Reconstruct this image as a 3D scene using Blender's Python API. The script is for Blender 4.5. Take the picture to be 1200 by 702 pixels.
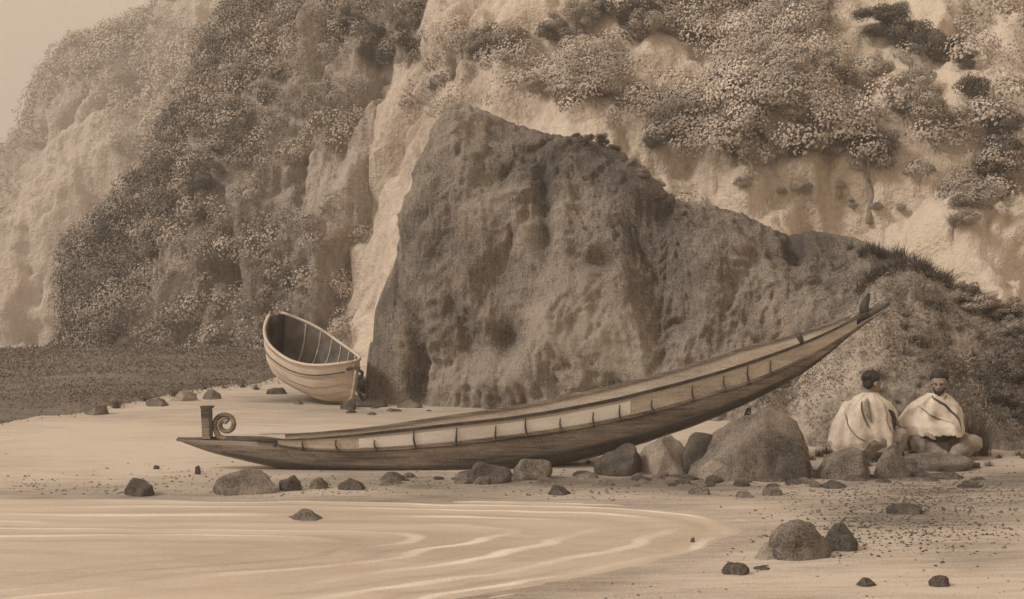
import bpy, bmesh, math, random
import numpy as np
from mathutils import Vector, Matrix, noise as mnoise
R = math.radians
for o in list(bpy.data.objects): bpy.data.objects.remove(o)
S = bpy.context.scene
C = S.collection
random.seed(7); rng = np.random.default_rng(7)

# ------------------------------------------------------------------ camera
F = 1287.0; HZ = 395.0; CH = 1.5            # focal length in photo pixels, horizon row, eye height
cam = bpy.data.cameras.new('camera'); co = bpy.data.objects.new('camera', cam); C.objects.link(co)
co.location = (0, 0, CH); co.rotation_euler = (R(90), 0, 0)
cam.sensor_width = 36; cam.lens = 36*F/1200; cam.shift_y = (HZ-351)/1200
cam.clip_start = .05; cam.clip_end = 3000
S.camera = co
# ------------------------------------------------------------------ world, sun, exposure
W = bpy.data.worlds.new('World'); S.world = W; W.use_nodes = True
SUN_EL, SUN_AZ = 42, -72                     # light comes from the upper left, a little from behind the viewer
nt = W.node_tree; bg = nt.nodes['Background']
sky = nt.nodes.new('ShaderNodeTexSky'); sky.sky_type = 'NISHITA'; sky.sun_disc = False
sky.sun_elevation = R(SUN_EL); sky.sun_rotation = R(180+62)
sky.air_density = 1.0; sky.dust_density = 6; sky.ozone_density = 1
bw = nt.nodes.new('ShaderNodeRGBToBW'); nt.links.new(sky.outputs[0], bw.inputs[0])
gm = nt.nodes.new('ShaderNodeMath'); gm.operation = 'POWER'; gm.inputs[1].default_value = .35   # an even, overcast sky
nt.links.new(bw.outputs[0], gm.inputs[0])
tn = nt.nodes.new('ShaderNodeMix'); tn.data_type = 'RGBA'; tn.blend_type = 'MULTIPLY'; tn.inputs[0].default_value = 1
nt.links.new(gm.outputs[0], tn.inputs[6]); tn.inputs[7].default_value = (2.30, 1.83, 1.39, 1)
nt.links.new(tn.outputs[2], bg.inputs[0]); bg.inputs[1].default_value = .15
sd = bpy.data.lights.new('sun', 'SUN'); sd.energy = 1.5; sd.angle = R(12); sd.color = (1, .965, .91)
so = bpy.data.objects.new('sun', sd); C.objects.link(so); so.location = (-20, -5, 30)
ld = Vector((.86, .30, -.72)).normalized()
so.rotation_euler = ld.to_track_quat('-Z', 'Y').to_euler()
S.view_settings.view_transform = 'Standard'; S.view_settings.look = 'None'
S.view_settings.exposure = 0.73; S.view_settings.gamma = 1
S.render.engine = 'CYCLES'

# ------------------------------------------------------------------ helpers
def P(px, py, Y): return Vector(((px-600)/F*Y, Y, CH+(HZ-py)/F*Y))
def tag(o, label=None, cat=None, group=None, kind=None):
    if label: o['label'] = label
    if cat: o['category'] = cat
    if group: o['group'] = group
    if kind: o['kind'] = kind
    return o
def hsh(i):
    i = i.astype(np.uint64)
    h = (i[..., 0]*np.uint64(73856093)) ^ (i[..., 1]*np.uint64(19349663)) ^ (i[..., 2]*np.uint64(83492791))
    h = (h ^ (h >> np.uint64(13)))*np.uint64(1274126177); h &= np.uint64(0xffffffff)
    h ^= h >> np.uint64(16); h = (h*np.uint64(2246822519)) & np.uint64(0xffffffff); h ^= h >> np.uint64(15)
    return (h & np.uint64(0xffffff)).astype(float)/0xffffff
def vn(p):
    p = np.asarray(p, float)+1000.0
    i = np.floor(p).astype(np.int64); f = p-i; u = f*f*(3-2*f); r = 0
    for dx in (0, 1):
        for dy in (0, 1):
            for dz in (0, 1):
                w = (u[..., 0] if dx else 1-u[..., 0])*(u[..., 1] if dy else 1-u[..., 1])*(u[..., 2] if dz else 1-u[..., 2])
                r = r+w*hsh(i+np.array([dx, dy, dz]))
    return r*2-1
def fbm(p, sc=1, oc=4, g=.5, ridge=False):
    p = np.asarray(p, float)*sc; a = 1; s = 0; n = 0
    for k in range(oc):
        v = vn(p+k*17.3)
        if ridge: v = 1-2*np.abs(v)
        s = s+a*v; n += a; a *= g; p = p*2.03
    return s/n
def mesh_obj(name, V, Fc, mat, parent=None, smooth=True):
    me = bpy.data.meshes.new(name); me.from_pydata([tuple(v) for v in V], [], [tuple(f) for f in Fc]); me.update()
    o = bpy.data.objects.new(name, me); C.objects.link(o)
    if mat: me.materials.append(mat)
    if smooth: me.polygons.foreach_set('use_smooth', [True]*len(me.polygons))
    if parent: o.parent = parent
    return o
def grid_faces(nu, nv, wrap_u=False):
    f = []
    for i in range(nu-(0 if wrap_u else 1)):
        for j in range(nv-1):
            a = i*nv+j; b = ((i+1) % nu)*nv+j
            f.append((a, b, b+1, a+1))
    return f
def empty(name, loc=(0, 0, 0), rz=0):
    o = bpy.data.objects.new(name, None); C.objects.link(o); o.location = loc; o.rotation_euler = (0, 0, rz); o.empty_display_size = .1
    return o
def attr(o, name, vals):
    a = o.data.attributes.new(name, 'FLOAT', 'POINT'); a.data.foreach_set('value', np.asarray(vals, dtype=np.float32))

# materials ----------------------------------------------------------
def mat(name, light, dark, blotch=1.0, grain=40, hatch=None, rough=.9, bump=.3, ochre=.25, bias=0., contrast=1., gstr=.35, stretch=(1, 1, 1), foam=None, spec=.2, dist=.02):
    """two-tone weathered surface: soft blotches + fine grain + optional fine directional streaks"""
    ds = lambda c: tuple(q*.62+.38*(.3*c[0]+.5*c[1]+.2*c[2]) for q in c)
    light, dark = ds(light), tuple(min(1, q*1.12) for q in ds(dark))
    m = bpy.data.materials.new(name); m.use_nodes = True; t = m.node_tree; N = t.nodes; L = t.links
    bs = N['Principled BSDF']; bs.inputs['Roughness'].default_value = rough; bs.inputs['Specular IOR Level'].default_value = spec
    tc = N.new('ShaderNodeTexCoord')
    def noise(sc, det, st=(1, 1, 1), rot=(0, 0, 0), ro=.6):
        mp = N.new('ShaderNodeMapping'); mp.inputs['Scale'].default_value = st; mp.inputs['Rotation'].default_value = rot
        L.new(tc.outputs['Object'], mp.inputs[0]); n = N.new('ShaderNodeTexNoise'); n.inputs['Scale'].default_value = sc
        n.inputs['Detail'].default_value = det; n.inputs['Roughness'].default_value = ro; L.new(mp.outputs[0], n.inputs['Vector']); return n.outputs['Fac']
    def math_(op, a, b, c=None):
        q = N.new('ShaderNodeMath'); q.operation = op
        for k, v in enumerate((a, b, c)):
            if v is None: continue
            if hasattr(v, 'links') or hasattr(v, 'node'): L.new(v, q.inputs[k])
            else: q.inputs[k].default_value = v
        return q.outputs[0]
    b = noise(blotch, 5, stretch); g = noise(grain, 3, ro=.75)
    v = math_('MULTIPLY_ADD', math_('SUBTRACT', b, .5), 2.6*contrast, .5+bias)
    v = math_('MULTIPLY_ADD', math_('SUBTRACT', g, .5), 4*gstr, v)
    if hatch:
        h = noise(hatch[0], 2, hatch[1], hatch[2]); v = math_('MULTIPLY_ADD', math_('SUBTRACT', h, .5), hatch[3], v)
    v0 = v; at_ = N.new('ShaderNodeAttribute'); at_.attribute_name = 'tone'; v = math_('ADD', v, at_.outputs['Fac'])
    r = N.new('ShaderNodeValToRGB'); L.new(v, r.inputs[0]); e = r.color_ramp.elements
    e[0].color = (*dark, 1); e[1].color = (*light, 1); e[0].position = 0; e[1].position = 1
    col = r.outputs[0]
    if ochre:
        on = noise(blotch*1.7+.3, 3, (1.3, 1, .9), (1, 2, 3))
        f = math_('MULTIPLY', math_('SUBTRACT', on, .56), 5*ochre); f.node.use_clamp = True
        mx = N.new('ShaderNodeMix'); mx.data_type = 'RGBA'; mx.blend_type = 'MULTIPLY'; L.new(f, mx.inputs[0]); L.new(col, mx.inputs[6])
        mx.inputs[7].default_value = (1.0, .72, .50, 1); col = mx.outputs[2]
    if foam:
        a = N.new('ShaderNodeAttribute'); a.attribute_name = 'foam'
        q = math_('MULTIPLY', a.outputs['Fac'], math_('MULTIPLY_ADD', g, 1.6, .0)); q.node.use_clamp = True
        mx = N.new('ShaderNodeMix'); mx.data_type = 'RGBA'; L.new(q, mx.inputs[0]); L.new(col, mx.inputs[6]); mx.inputs[7].default_value = (*foam, 1); col = mx.outputs[2]
    L.new(col, bs.inputs['Base Color'])
    if bump:
        bp = N.new('ShaderNodeBump'); bp.inputs['Strength'].default_value = bump; bp.inputs['Distance'].default_value = dist
        L.new(v0, bp.inputs['Height']); L.new(bp.outputs[0], bs.inputs['Normal'])
    return m
def leafmat(name, a, b, sc):
    m = mat(name, a, b, blotch=sc, grain=sc*6, bump=0, ochre=.3, contrast=1.0, gstr=.14, spec=.02, rough=1)
    return m
M = {}
M['sand'] = mat('sand', (.60, .48, .35), (.15, .12, .09), blotch=.55, grain=60, stretch=(.5, 1.6, 1), ochre=.3, bias=.31, hatch=(5, (.35, 2.2, 1), (0, 0, R(14)), .8), gstr=.30, contrast=.5, bump=.5)
M['turf'] = mat('dark_turf', (.22, .17, .12), (.07, .055, .045), blotch=.5, grain=20, stretch=(.5, 1.5, 1), hatch=(2, (.3, 3, 1), (0, 0, 0), 1))
M['water'] = mat('shallow_water', (.56, .43, .295), (.33, .25, .17), blotch=.6, grain=38, stretch=(.5, 1.8, 1), rough=.42, bump=.15, foam=(.80, .74, .64), bias=.28, spec=.35, ochre=.15, hatch=(4, (.2, 3, 1), (0, 0, 0), .6), contrast=.7)
M['rock'] = mat('dark_rock', (.47, .375, .28), (.11, .09, .076), blotch=.75, grain=34, hatch=(9, (3.0, 1, .35), (0, R(35), 0), .8), ochre=.35, gstr=.6, bump=.8, dist=.05, bias=.05)
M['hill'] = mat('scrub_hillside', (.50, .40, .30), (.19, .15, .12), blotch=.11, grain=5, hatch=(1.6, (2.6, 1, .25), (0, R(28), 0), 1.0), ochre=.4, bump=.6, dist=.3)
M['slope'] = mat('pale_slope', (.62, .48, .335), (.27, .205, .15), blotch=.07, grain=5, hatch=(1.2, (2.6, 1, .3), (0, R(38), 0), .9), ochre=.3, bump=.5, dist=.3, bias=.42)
M['far'] = mat('far_headland', (.62, .49, .37), (.36, .285, .215), blotch=.035, grain=1.6, hatch=(.5, (2.6, 1, .3), (0, R(30), 0), .9), ochre=.3, bump=.6, dist=.8)
M['bank'] = mat('bank_earth', (.48, .38, .28), (.13, .105, .082), blotch=.9, grain=34, hatch=(12, (2.5, 1, .3), (0, R(-25), 0), .9), ochre=.4, bump=.5, dist=.04, bias=.12)
M['stone_d'] = mat('dark_stone', (.20, .16, .125), (.045, .038, .033), blotch=3.5, grain=60, ochre=.2, bump=.8, gstr=.6, dist=.02)
M['stone_m'] = mat('mottled_stone', (.36, .285, .21), (.075, .06, .05), blotch=3.2, grain=60, ochre=.25, bump=.8, gstr=.6, dist=.02, hatch=(16, (3, 1, .4), (0, R(30), 0), .6))
M['stone_l'] = mat('pale_stone', (.48, .38, .28), (.15, .12, .09), blotch=3.0, grain=60, ochre=.25, bump=.8, gstr=.55, dist=.02, bias=.2)
M['hull'] = mat('weathered_hull', (.36, .275, .195), (.075, .06, .05), blotch=2.2, grain=60, stretch=(.3, 1, 3), hatch=(14, (.15, 1, 3), (0, R(-8), 0), 1.2), ochre=.3, bump=.35)
M['strake'] = mat('pale_plank', (.62, .50, .37), (.24, .19, .14), blotch=1.2, grain=60, stretch=(.7, 1, 3), ochre=.45, bump=.4, bias=.2, gstr=.5, hatch=(10, (.2, 1, 3), (0, 0, 0), .8))
M['white'] = mat('white_paint', (.80, .74, .66), (.46, .38, .29), blotch=1.5, grain=60, stretch=(.5, 1, 2), ochre=.1, bump=.2, bias=.3)
M['dark'] = mat('dark_wood', (.13, .105, .085), (.035, .03, .026), blotch=6, grain=70, ochre=.1, bump=.3)
M['tar'] = mat('tarred_wood', (.15, .122, .098), (.04, .034, .03), blotch=1.6, grain=60, stretch=(.4, 1, 3), ochre=.1, bump=.35, gstr=.5)
M['boat'] = mat('boat_planks', (.62, .49, .35), (.30, .235, .17), blotch=2, grain=45, stretch=(.6, .6, 3), ochre=.2, bump=.3, bias=.25)
M['boatin'] = mat('boat_inside', (.20, .16, .125), (.06, .05, .042), blotch=3, grain=45, ochre=.1, bump=.3)
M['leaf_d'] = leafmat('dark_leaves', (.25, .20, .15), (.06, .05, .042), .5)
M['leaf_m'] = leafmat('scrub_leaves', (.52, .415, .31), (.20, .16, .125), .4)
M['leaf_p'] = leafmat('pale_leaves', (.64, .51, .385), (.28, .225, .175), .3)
M['leaf_f'] = leafmat('far_leaves', (.60, .48, .36), (.36, .29, .22), .1)
M['bark'] = mat('bark', (.44, .345, .25), (.17, .13, .10), blotch=2, grain=20, ochre=.2)
M['grass'] = leafmat('dry_grass', (.36, .285, .21), (.10, .08, .062), 2)
M['skin'] = mat('skin', (.34, .235, .155), (.22, .15, .10), blotch=8, grain=60, ochre=0, bump=.1, gstr=.2, rough=.6)
M['hair'] = mat('hair', (.075, .06, .05), (.022, .019, .017), blotch=20, grain=120, ochre=0, bump=.6)
M['cloak'] = mat('pale_cloak', (.70, .58, .435), (.40, .33, .25), blotch=7, grain=90, ochre=.2, bump=.6, hatch=(30, (2.5, 2.5, .3), (0, R(10), 0), .6), bias=.2, gstr=.25)
M['wrap'] = mat('brown_wrap', (.34, .265, .19), (.11, .088, .068), blotch=8, grain=70, ochre=.2, bump=.3)

# ------------------------------------------------------------------ ground, water
SH = [(-30, 10.9), (-12, 10.7), (-5, 10.45), (-2.5, 10.3), (0, 10.2), (1.0, 9.95), (1.75, 9.55), (2.12, 9.0), (1.95, 8.3), (1.4, 7.5), (.6, 6.65), (-.3, 5.9), (-2, 4.9), (-5, 3.4), (-9, 1.5), (-14, -1), (-30, -6)]
def shore(x, y):
    d = np.full(x.shape, 1e9); ins = np.zeros(x.shape, bool)
    pts = SH+[SH[0]]
    for k in range(len(pts)-1):
        (x0, y0), (x1, y1) = pts[k], pts[k+1]
        if k < len(pts)-2:
            dx, dy = x1-x0, y1-y0; t = np.clip(((x-x0)*dx+(y-y0)*dy)/(dx*dx+dy*dy), 0, 1)
            d = np.minimum(d, np.hypot(x-x0-t*dx, y-y0-t*dy))
        c = ((y0 > y) != (y1 > y)) & (x < (x1-x0)*(y-y0)/((y1-y0) if y1 != y0 else 1e-9)+x0)
        ins ^= c
    return np.where(ins, -d, d)                 # negative in the water
def ground_z(x, y):
    x = np.asarray(x, float); y = np.asarray(y, float)
    d = shore(x, y)
    h = np.where(d > 0, .012+.026*d, np.maximum(.012+.05*d, -.5))
    p = np.stack([x*.35, y, x*0], -1)
    h = h+.02*fbm(p, .8, 4)*np.clip((d+.3)*2, 0, 1)
    back = np.clip((y-12.8)/6, 0, 1); h = h+.16*back*back*(3-2*back)+.004*np.clip(y-18, 0, 200)*0
    return h
def gz(x, y): return float(ground_z(np.array([x]), np.array([y]))[0])
nu, nv = 380, 460
u = np.linspace(-1, 1, nu); v = np.linspace(0, 1, nv)
Yv = -8+ (np.exp(v*4.6)-1)/(math.exp(4.6)-1)*700; Yv = np.where(v < .72, -4+v/.72*30, 26+((v-.72)/.28)**2*700)
U, Yg = np.meshgrid(u, Yv, indexing='ij'); Xg = U*(14+np.abs(Yg)*.9)
Zg = ground_z(Xg, Yg)
# keep the far ground level
V = np.stack([Xg, Yg, np.where(Yg > 26, np.minimum(Zg, .6), Zg)], -1).reshape(-1, 3)
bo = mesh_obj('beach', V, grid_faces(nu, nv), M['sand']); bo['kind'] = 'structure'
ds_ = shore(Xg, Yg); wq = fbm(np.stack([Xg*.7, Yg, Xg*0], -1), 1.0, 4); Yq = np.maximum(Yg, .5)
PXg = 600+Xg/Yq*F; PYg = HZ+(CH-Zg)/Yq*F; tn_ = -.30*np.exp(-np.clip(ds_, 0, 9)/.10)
for (cx, cyy, rx, ry, am) in [(1090, 575, 210, 30, -.6), (1060, 622, 120, 26, -.34), (1150, 650, 70, 20, -.22), (720, 566, 420, 13, -.5), (330, 572, 330, 10, -.30), (500, 478, 170, 9, -.4), (360, 466, 70, 7, -.4), (200, 540, 120, 30, .12), (60, 520, 120, 25, .1)]:  # patches of darker ground; the long strip under the canoe is painted shadow
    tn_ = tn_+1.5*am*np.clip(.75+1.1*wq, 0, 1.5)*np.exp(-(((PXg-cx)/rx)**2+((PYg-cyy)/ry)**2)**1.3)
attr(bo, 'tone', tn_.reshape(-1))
# water, rippled along the shoreline
nx, ny = 620, 420
ux = np.linspace(0, 1, nx); X1 = 2.35-9.5*ux**1.25; Y1 = np.linspace(3.2, 11.0, ny)
Xw, Yw = np.meshgrid(X1, Y1, indexing='ij'); d = -shore(Xw, Yw)
dn = np.pad(d, 30, 'edge'); kk = np.hanning(61); kk /= kk.sum()
dn = np.apply_along_axis(lambda a: np.convolve(a, kk, 'valid'), 0, dn); dn = np.apply_along_axis(lambda a: np.convolve(a, kk, 'valid'), 1, dn)
wob = fbm(np.stack([Xw*.5, Yw*1.6, Xw*0], -1), .9, 3)
dd = dn+.22*wob+.08*fbm(np.stack([Xw, Yw*2.5, Xw*0+4], -1), 1.6, 2)
cr = np.sin(dd*2*math.pi/.34+1.5*np.sin(dd*3.1))
Zw = .006*cr*np.clip(d*3, 0, 1)+.004*fbm(np.stack([Xw*.6, Yw*3, Xw*0], -1), 2.5, 3)
pm = fbm(np.stack([Xw*.5, Yw*1.3, Xw*0+9], -1), .8, 3)
foam = np.clip((cr-.6)*3, 0, 1)*np.clip(.25+pm*2.6, 0, 1)*1.1
foam = np.maximum(foam, np.clip(1-np.abs(d-.05)/.05, 0, 1)*np.clip(.5+pm*2, 0, 1)*.8)
sp = np.exp(-(((Xw-.83)/.09)**2+((Yw-6.62)/.10)**2)); foam = np.maximum(foam, np.clip(sp*2.5-.6, 0, 1.5))
keep = d.reshape(-1) > -.35
V = np.stack([Xw, Yw, Zw], -1).reshape(-1, 3)
fc = [f for f in grid_faces(nx, ny) if keep[f[0]] and keep[f[2]]]
wo = mesh_obj('water', V, fc, M['water']); attr(wo, 'foam', foam.reshape(-1)); attr(wo, 'tone', (-.8*np.clip(-cr-.6, 0, 1)*np.clip(.5+fbm(np.stack([Xw*.6, Yw*1.5, Xw*0+2], -1), .9, 3)*2, 0, 1.4)).reshape(-1)); wo['kind'] = 'structure'  # tone darkens the ripple troughs, painting their dark reflections into the colour
bm = bmesh.new(); bm.from_mesh(wo.data); bmesh.ops.delete(bm, geom=[q for q in bm.verts if not q.link_faces], context='VERTS'); bm.to_mesh(wo.data); bm.free()
# water continues beyond the detailed part
# ------------------------------------------------------------------ cliffs and hills
def interp(tab, x): a = np.array(tab, float); return np.interp(x, a[:, 0], a[:, 1])
def shell(name, crest, base, yb, yc, yback, mt, nu=300, nv=150, lean=1.5, amp=.5, sc=.3, fine=.1, fsc=1.5, dents=(), flutes=0, seed=0, zb=None, crest_k=.12, edge_k=.03, cracks=0, csc=.5, tones=()):
    """terrain form with a base line, a crest line and a back; all tables are (photo column, value)"""
    a0, a1 = crest[0][0], crest[-1][0]
    px = np.linspace(a0, a1, nu)
    Yb = interp(yb, px); Yc = interp(yc, px); cy = interp(crest, px)
    Zc = CH+(HZ-cy)/F*Yc; Zb = (np.interp(px, *np.array(zb, float).T) if zb is not None else np.full(nu, -.3))
    t = np.linspace(0, 1, nv); nb = nv//4; tb = np.linspace(0, 1, nb)[1:]
    A = t**lean; Bz = np.sin(t*math.pi/2)**.92
    Yf = Yb[:, None]+(Yc-Yb)[:, None]*A[None]; Zf = Zb[:, None]+(Zc-Zb)[:, None]*Bz[None]
    Yk = Yc[:, None]+(yback)*tb[None]; Zk = Zb[:, None]-.3+(Zc-Zb+.3)[:, None]*np.cos(tb*math.pi/2)[None]
    Y = np.concatenate([Yf, Yk], 1); Z = np.concatenate([Zf, Zk], 1)
    X = (px[:, None]-600)/F*np.minimum(Y, Yc[:, None]+0*Y)
    Pn = np.stack([X, Y, Z], -1)
    du = np.gradient(Pn, axis=0); dv = np.gradient(Pn, axis=1); n = np.cross(du, dv); n /= np.linalg.norm(n, axis=-1, keepdims=True)+1e-9
    q = Pn+seed*31.7
    D = amp*fbm(q*np.array([1, 1, .6]), sc, 4)+fine*fbm(q, fsc, 4, .6, ridge=True)
    if flutes: D = D+flutes*fbm(q*np.array([1.8, 1.2, .25])+Pn[..., 2:3]*np.array([.4, 0, 0]), sc*2.2, 3, ridge=True)
    PX = 600+X/Y*F; PY = HZ-(Z-CH)/Y*F
    front = np.zeros_like(D); front[:, :nv] = 1
    for (cx, cyy, rx, ry, am) in dents:
        D = D+front*am*np.exp(-(((PX-cx)/rx)**2+((PY-cyy)/ry)**2))
    full = Y.shape[1]
    ez = np.clip(np.abs(np.arange(full)-(nv-1))/(nv*.3), crest_k, 1)[None]*np.clip((np.arange(nu)+2)/(nu*edge_k), .05, 1)[:, None]          # calmer on the crest
    Pn = Pn+n*(D*ez)[..., None]
    if cracks: Pn = Pn-n*(cracks*np.clip(fbm(q*np.array([1, 1, .55])+.35*np.stack([fbm(q, .7, 2)]*3, -1), csc, 5, .55, ridge=True)-.42, 0, 1)*3*ez)[..., None]
    # bring the skyline back to the crest line after the relief has been added
    for _ in range(3):
        PY = HZ-(Pn[..., 2]-CH)/Pn[..., 1]*F; top = PY.min(axis=1); PX = 600+Pn[..., 0]/Pn[..., 1]*F
        want = np.interp(PX[np.arange(nu), PY.argmin(axis=1)], px, cy); want = np.minimum(want, HZ+60)
        zt_ = CH+(HZ-top)/F*Yc; zw = CH+(HZ-want)/F*Yc; k = np.clip((zw-Zb)/np.maximum(zt_-Zb, .05), .5, 1.6)
        k = np.convolve(np.pad(k, 4, 'edge'), np.ones(9)/9, 'valid'); Pn[..., 2] = Zb[:, None]+(Pn[..., 2]-Zb[:, None])*k[:, None]
    o = mesh_obj(name, Pn.reshape(-1, 3), grid_faces(nu, full), mt)
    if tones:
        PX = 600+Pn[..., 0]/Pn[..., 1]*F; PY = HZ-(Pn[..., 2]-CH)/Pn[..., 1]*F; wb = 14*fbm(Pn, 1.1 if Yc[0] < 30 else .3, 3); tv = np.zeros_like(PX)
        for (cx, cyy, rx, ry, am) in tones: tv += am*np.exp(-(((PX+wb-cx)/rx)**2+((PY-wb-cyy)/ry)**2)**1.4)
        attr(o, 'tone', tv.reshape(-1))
    if n[nu//2, nv//2, 1] > 0:
        o.data.flip_normals()
    return o, Pn[:, :nv], n[:, :nv]
# far headland, left
far, PF, nF = shell('headland', [(-420, 300), (-200, 255), (-60, 215), (0, 190), (14, 165), (32, 138), (50, 112), (62, 76), (90, 49), (130, 36), (170, 22), (200, -5), (300, -50), (520, -60), (760, -60)],
    None, [(-420, 118), (760, 118)], [(-420, 150), (760, 160)], 50, M['far'], 280, 150, 1.5, 4, .05, .6, .35, flutes=2.0, cracks=2.2, csc=.09, seed=1); far['kind'] = 'structure'
# dark left hill with the cliff foot
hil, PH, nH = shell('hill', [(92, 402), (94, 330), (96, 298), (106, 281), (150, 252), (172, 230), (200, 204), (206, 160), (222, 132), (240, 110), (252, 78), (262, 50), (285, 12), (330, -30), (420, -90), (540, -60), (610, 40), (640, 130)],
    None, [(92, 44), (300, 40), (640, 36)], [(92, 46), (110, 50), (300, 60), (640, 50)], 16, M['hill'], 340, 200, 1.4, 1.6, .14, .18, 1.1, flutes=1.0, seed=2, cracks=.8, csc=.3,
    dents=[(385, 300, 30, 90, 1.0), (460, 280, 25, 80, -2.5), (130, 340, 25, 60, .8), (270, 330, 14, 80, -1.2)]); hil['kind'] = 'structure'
# pale hillside on the right, up to the top of the view
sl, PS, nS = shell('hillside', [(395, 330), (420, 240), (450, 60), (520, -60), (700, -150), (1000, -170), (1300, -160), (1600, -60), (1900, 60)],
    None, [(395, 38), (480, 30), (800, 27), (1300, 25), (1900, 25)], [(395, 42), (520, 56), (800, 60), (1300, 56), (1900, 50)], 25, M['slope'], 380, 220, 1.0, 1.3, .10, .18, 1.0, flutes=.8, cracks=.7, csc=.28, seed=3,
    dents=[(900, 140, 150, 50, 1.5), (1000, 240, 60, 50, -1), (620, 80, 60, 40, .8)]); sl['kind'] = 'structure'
# low dark shore shelf at the foot of the left hills
def shelf():
    px = np.linspace(-500, 330, 220); e = interp([(-500, 520), (0, 496), (60, 490), (120, 478), (170, 470), (220, 458), (262, 452), (300, 452), (330, 440)], px)
    Ye = (CH-.16)*F/(e-HZ)
    for k in range(8): Ye = .5*Ye+.5*(CH-ground_z((px-600)/F*Ye, Ye))*F/(e-HZ)
    Zg0 = ground_z((px-600)/F*Ye, Ye)-.02
    Ye = Ye+.35*fbm(np.stack([px*.02, px*0, px*0], -1), 1, 4)*Ye*.06
    t = np.linspace(0, 1, 70); Yk = 46+0*px
    Y = Ye[:, None]+(Yk-Ye)[:, None]*t[None]**1.3
    zt = interp([(-500, .95), (0, .95), (120, 1.15), (330, 1.1)], px)
    Z = Zg0[:, None]+(zt-Zg0)[:, None]*np.clip(t*1.05, 0, 1)[None]**.8
    X = (px[:, None]-600)/F*Y; Z = Z+.12*fbm(np.stack([X*.4, Y, X*0], -1), .8, 4)*np.clip(t*8, 0, 1)[None]
    return mesh_obj('shore_turf', np.stack([X, Y, Z], -1).reshape(-1, 3), grid_faces(220, 70), M['turf'])
shelf()['kind'] = 'structure'
# the great rock
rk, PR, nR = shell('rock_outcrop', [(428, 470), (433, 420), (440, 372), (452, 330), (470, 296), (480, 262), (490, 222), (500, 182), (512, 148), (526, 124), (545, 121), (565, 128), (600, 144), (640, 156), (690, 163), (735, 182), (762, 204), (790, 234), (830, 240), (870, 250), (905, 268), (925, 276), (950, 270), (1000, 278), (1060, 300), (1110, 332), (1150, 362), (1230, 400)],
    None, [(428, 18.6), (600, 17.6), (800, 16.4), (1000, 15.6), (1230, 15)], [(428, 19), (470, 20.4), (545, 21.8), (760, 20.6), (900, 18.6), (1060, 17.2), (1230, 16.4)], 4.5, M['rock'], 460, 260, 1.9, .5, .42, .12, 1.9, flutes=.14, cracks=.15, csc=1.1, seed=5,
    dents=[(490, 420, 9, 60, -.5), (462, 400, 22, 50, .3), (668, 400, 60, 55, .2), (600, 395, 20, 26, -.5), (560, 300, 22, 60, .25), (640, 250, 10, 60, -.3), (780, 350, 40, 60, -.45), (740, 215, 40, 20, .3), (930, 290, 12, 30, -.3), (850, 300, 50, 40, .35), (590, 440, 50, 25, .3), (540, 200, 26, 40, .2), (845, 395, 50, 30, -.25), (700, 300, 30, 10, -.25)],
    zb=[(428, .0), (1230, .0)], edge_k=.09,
    tones=[(620, 180, 130, 38, -.30), (740, 225, 60, 60, -.30), (900, 300, 130, 50, -.28), (790, 360, 70, 60, -.25), (490, 420, 12, 60, -.5), (452, 400, 18, 80, -.18), (600, 398, 22, 24, -.4), (670, 400, 85, 55, .36), (560, 430, 60, 45, .25), (560, 300, 30, 60, .15), (640, 260, 9, 55, -.3), (770, 270, 26, 16, .25), (930, 285, 12, 26, -.25), (520, 200, 14, 60, -.12)])  # broad tones plus painted shade: clefts darkened, bulges paled in the colour
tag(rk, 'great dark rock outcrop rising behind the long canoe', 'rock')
# right-hand bank under the canoe stern
bk, PB, nB = shell('bank', [(880, 520), (920, 470), (955, 425), (985, 385), (1008, 345), (1035, 322), (1070, 316), (1115, 336), (1150, 350), (1200, 372), (1300, 380), (1500, 395), (1800, 430)],
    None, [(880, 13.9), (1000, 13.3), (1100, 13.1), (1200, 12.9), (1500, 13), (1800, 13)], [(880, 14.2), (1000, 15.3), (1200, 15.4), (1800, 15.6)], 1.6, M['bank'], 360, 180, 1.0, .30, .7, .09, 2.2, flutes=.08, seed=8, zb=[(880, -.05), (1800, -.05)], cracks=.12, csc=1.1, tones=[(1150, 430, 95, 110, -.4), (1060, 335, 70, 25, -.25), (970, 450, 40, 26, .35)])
bk['kind'] = 'structure'

# ------------------------------------------------------------------ the long carved canoe
def catmull(tab, x):
    a = np.array(tab, float); xs, ys = a[:, 0], a[:, 1]; x = np.asarray(x, float)
    m = np.gradient(ys, xs); i = np.clip(np.searchsorted(xs, x)-1, 0, len(xs)-2); h = xs[i+1]-xs[i]; t = np.clip((x-xs[i])/h, 0, 1)
    return (2*t**3-3*t**2+1)*ys[i]+(t**3-2*t**2+t)*h*m[i]+(-2*t**3+3*t**2)*ys[i+1]+(t**3-t**2)*h*m[i+1]
CT = [(210, 514), (250, 514), (300, 514), (350, 515), (400, 512), (470, 505), (540, 497), (600, 490), (660, 480), (720, 468), (780, 453), (840, 436), (900, 416), (940, 401), (980, 383), (1010, 368), (1040, 355)]
CB = [(210, 515), (240, 516), (280, 517), (325, 520), (360, 525), (400, 527), (450, 526), (540, 519), (620, 509), (700, 496), (760, 482), (830, 461), (880, 445), (930, 423), (980, 397), (1010, 377), (1040, 359)]
CK = [(210, 517), (240, 528), (280, 539), (330, 550), (390, 557), (450, 561), (520, 562), (600, 556), (660, 546), (720, 531), (780, 512), (850, 485), (900, 461), (950, 431), (1000, 389), (1040, 361)]
def cay(px): return 12.05+.55*np.clip((np.asarray(px, float)-210)/830, 0, 1)**1.2       # canoe axis depth
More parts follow.
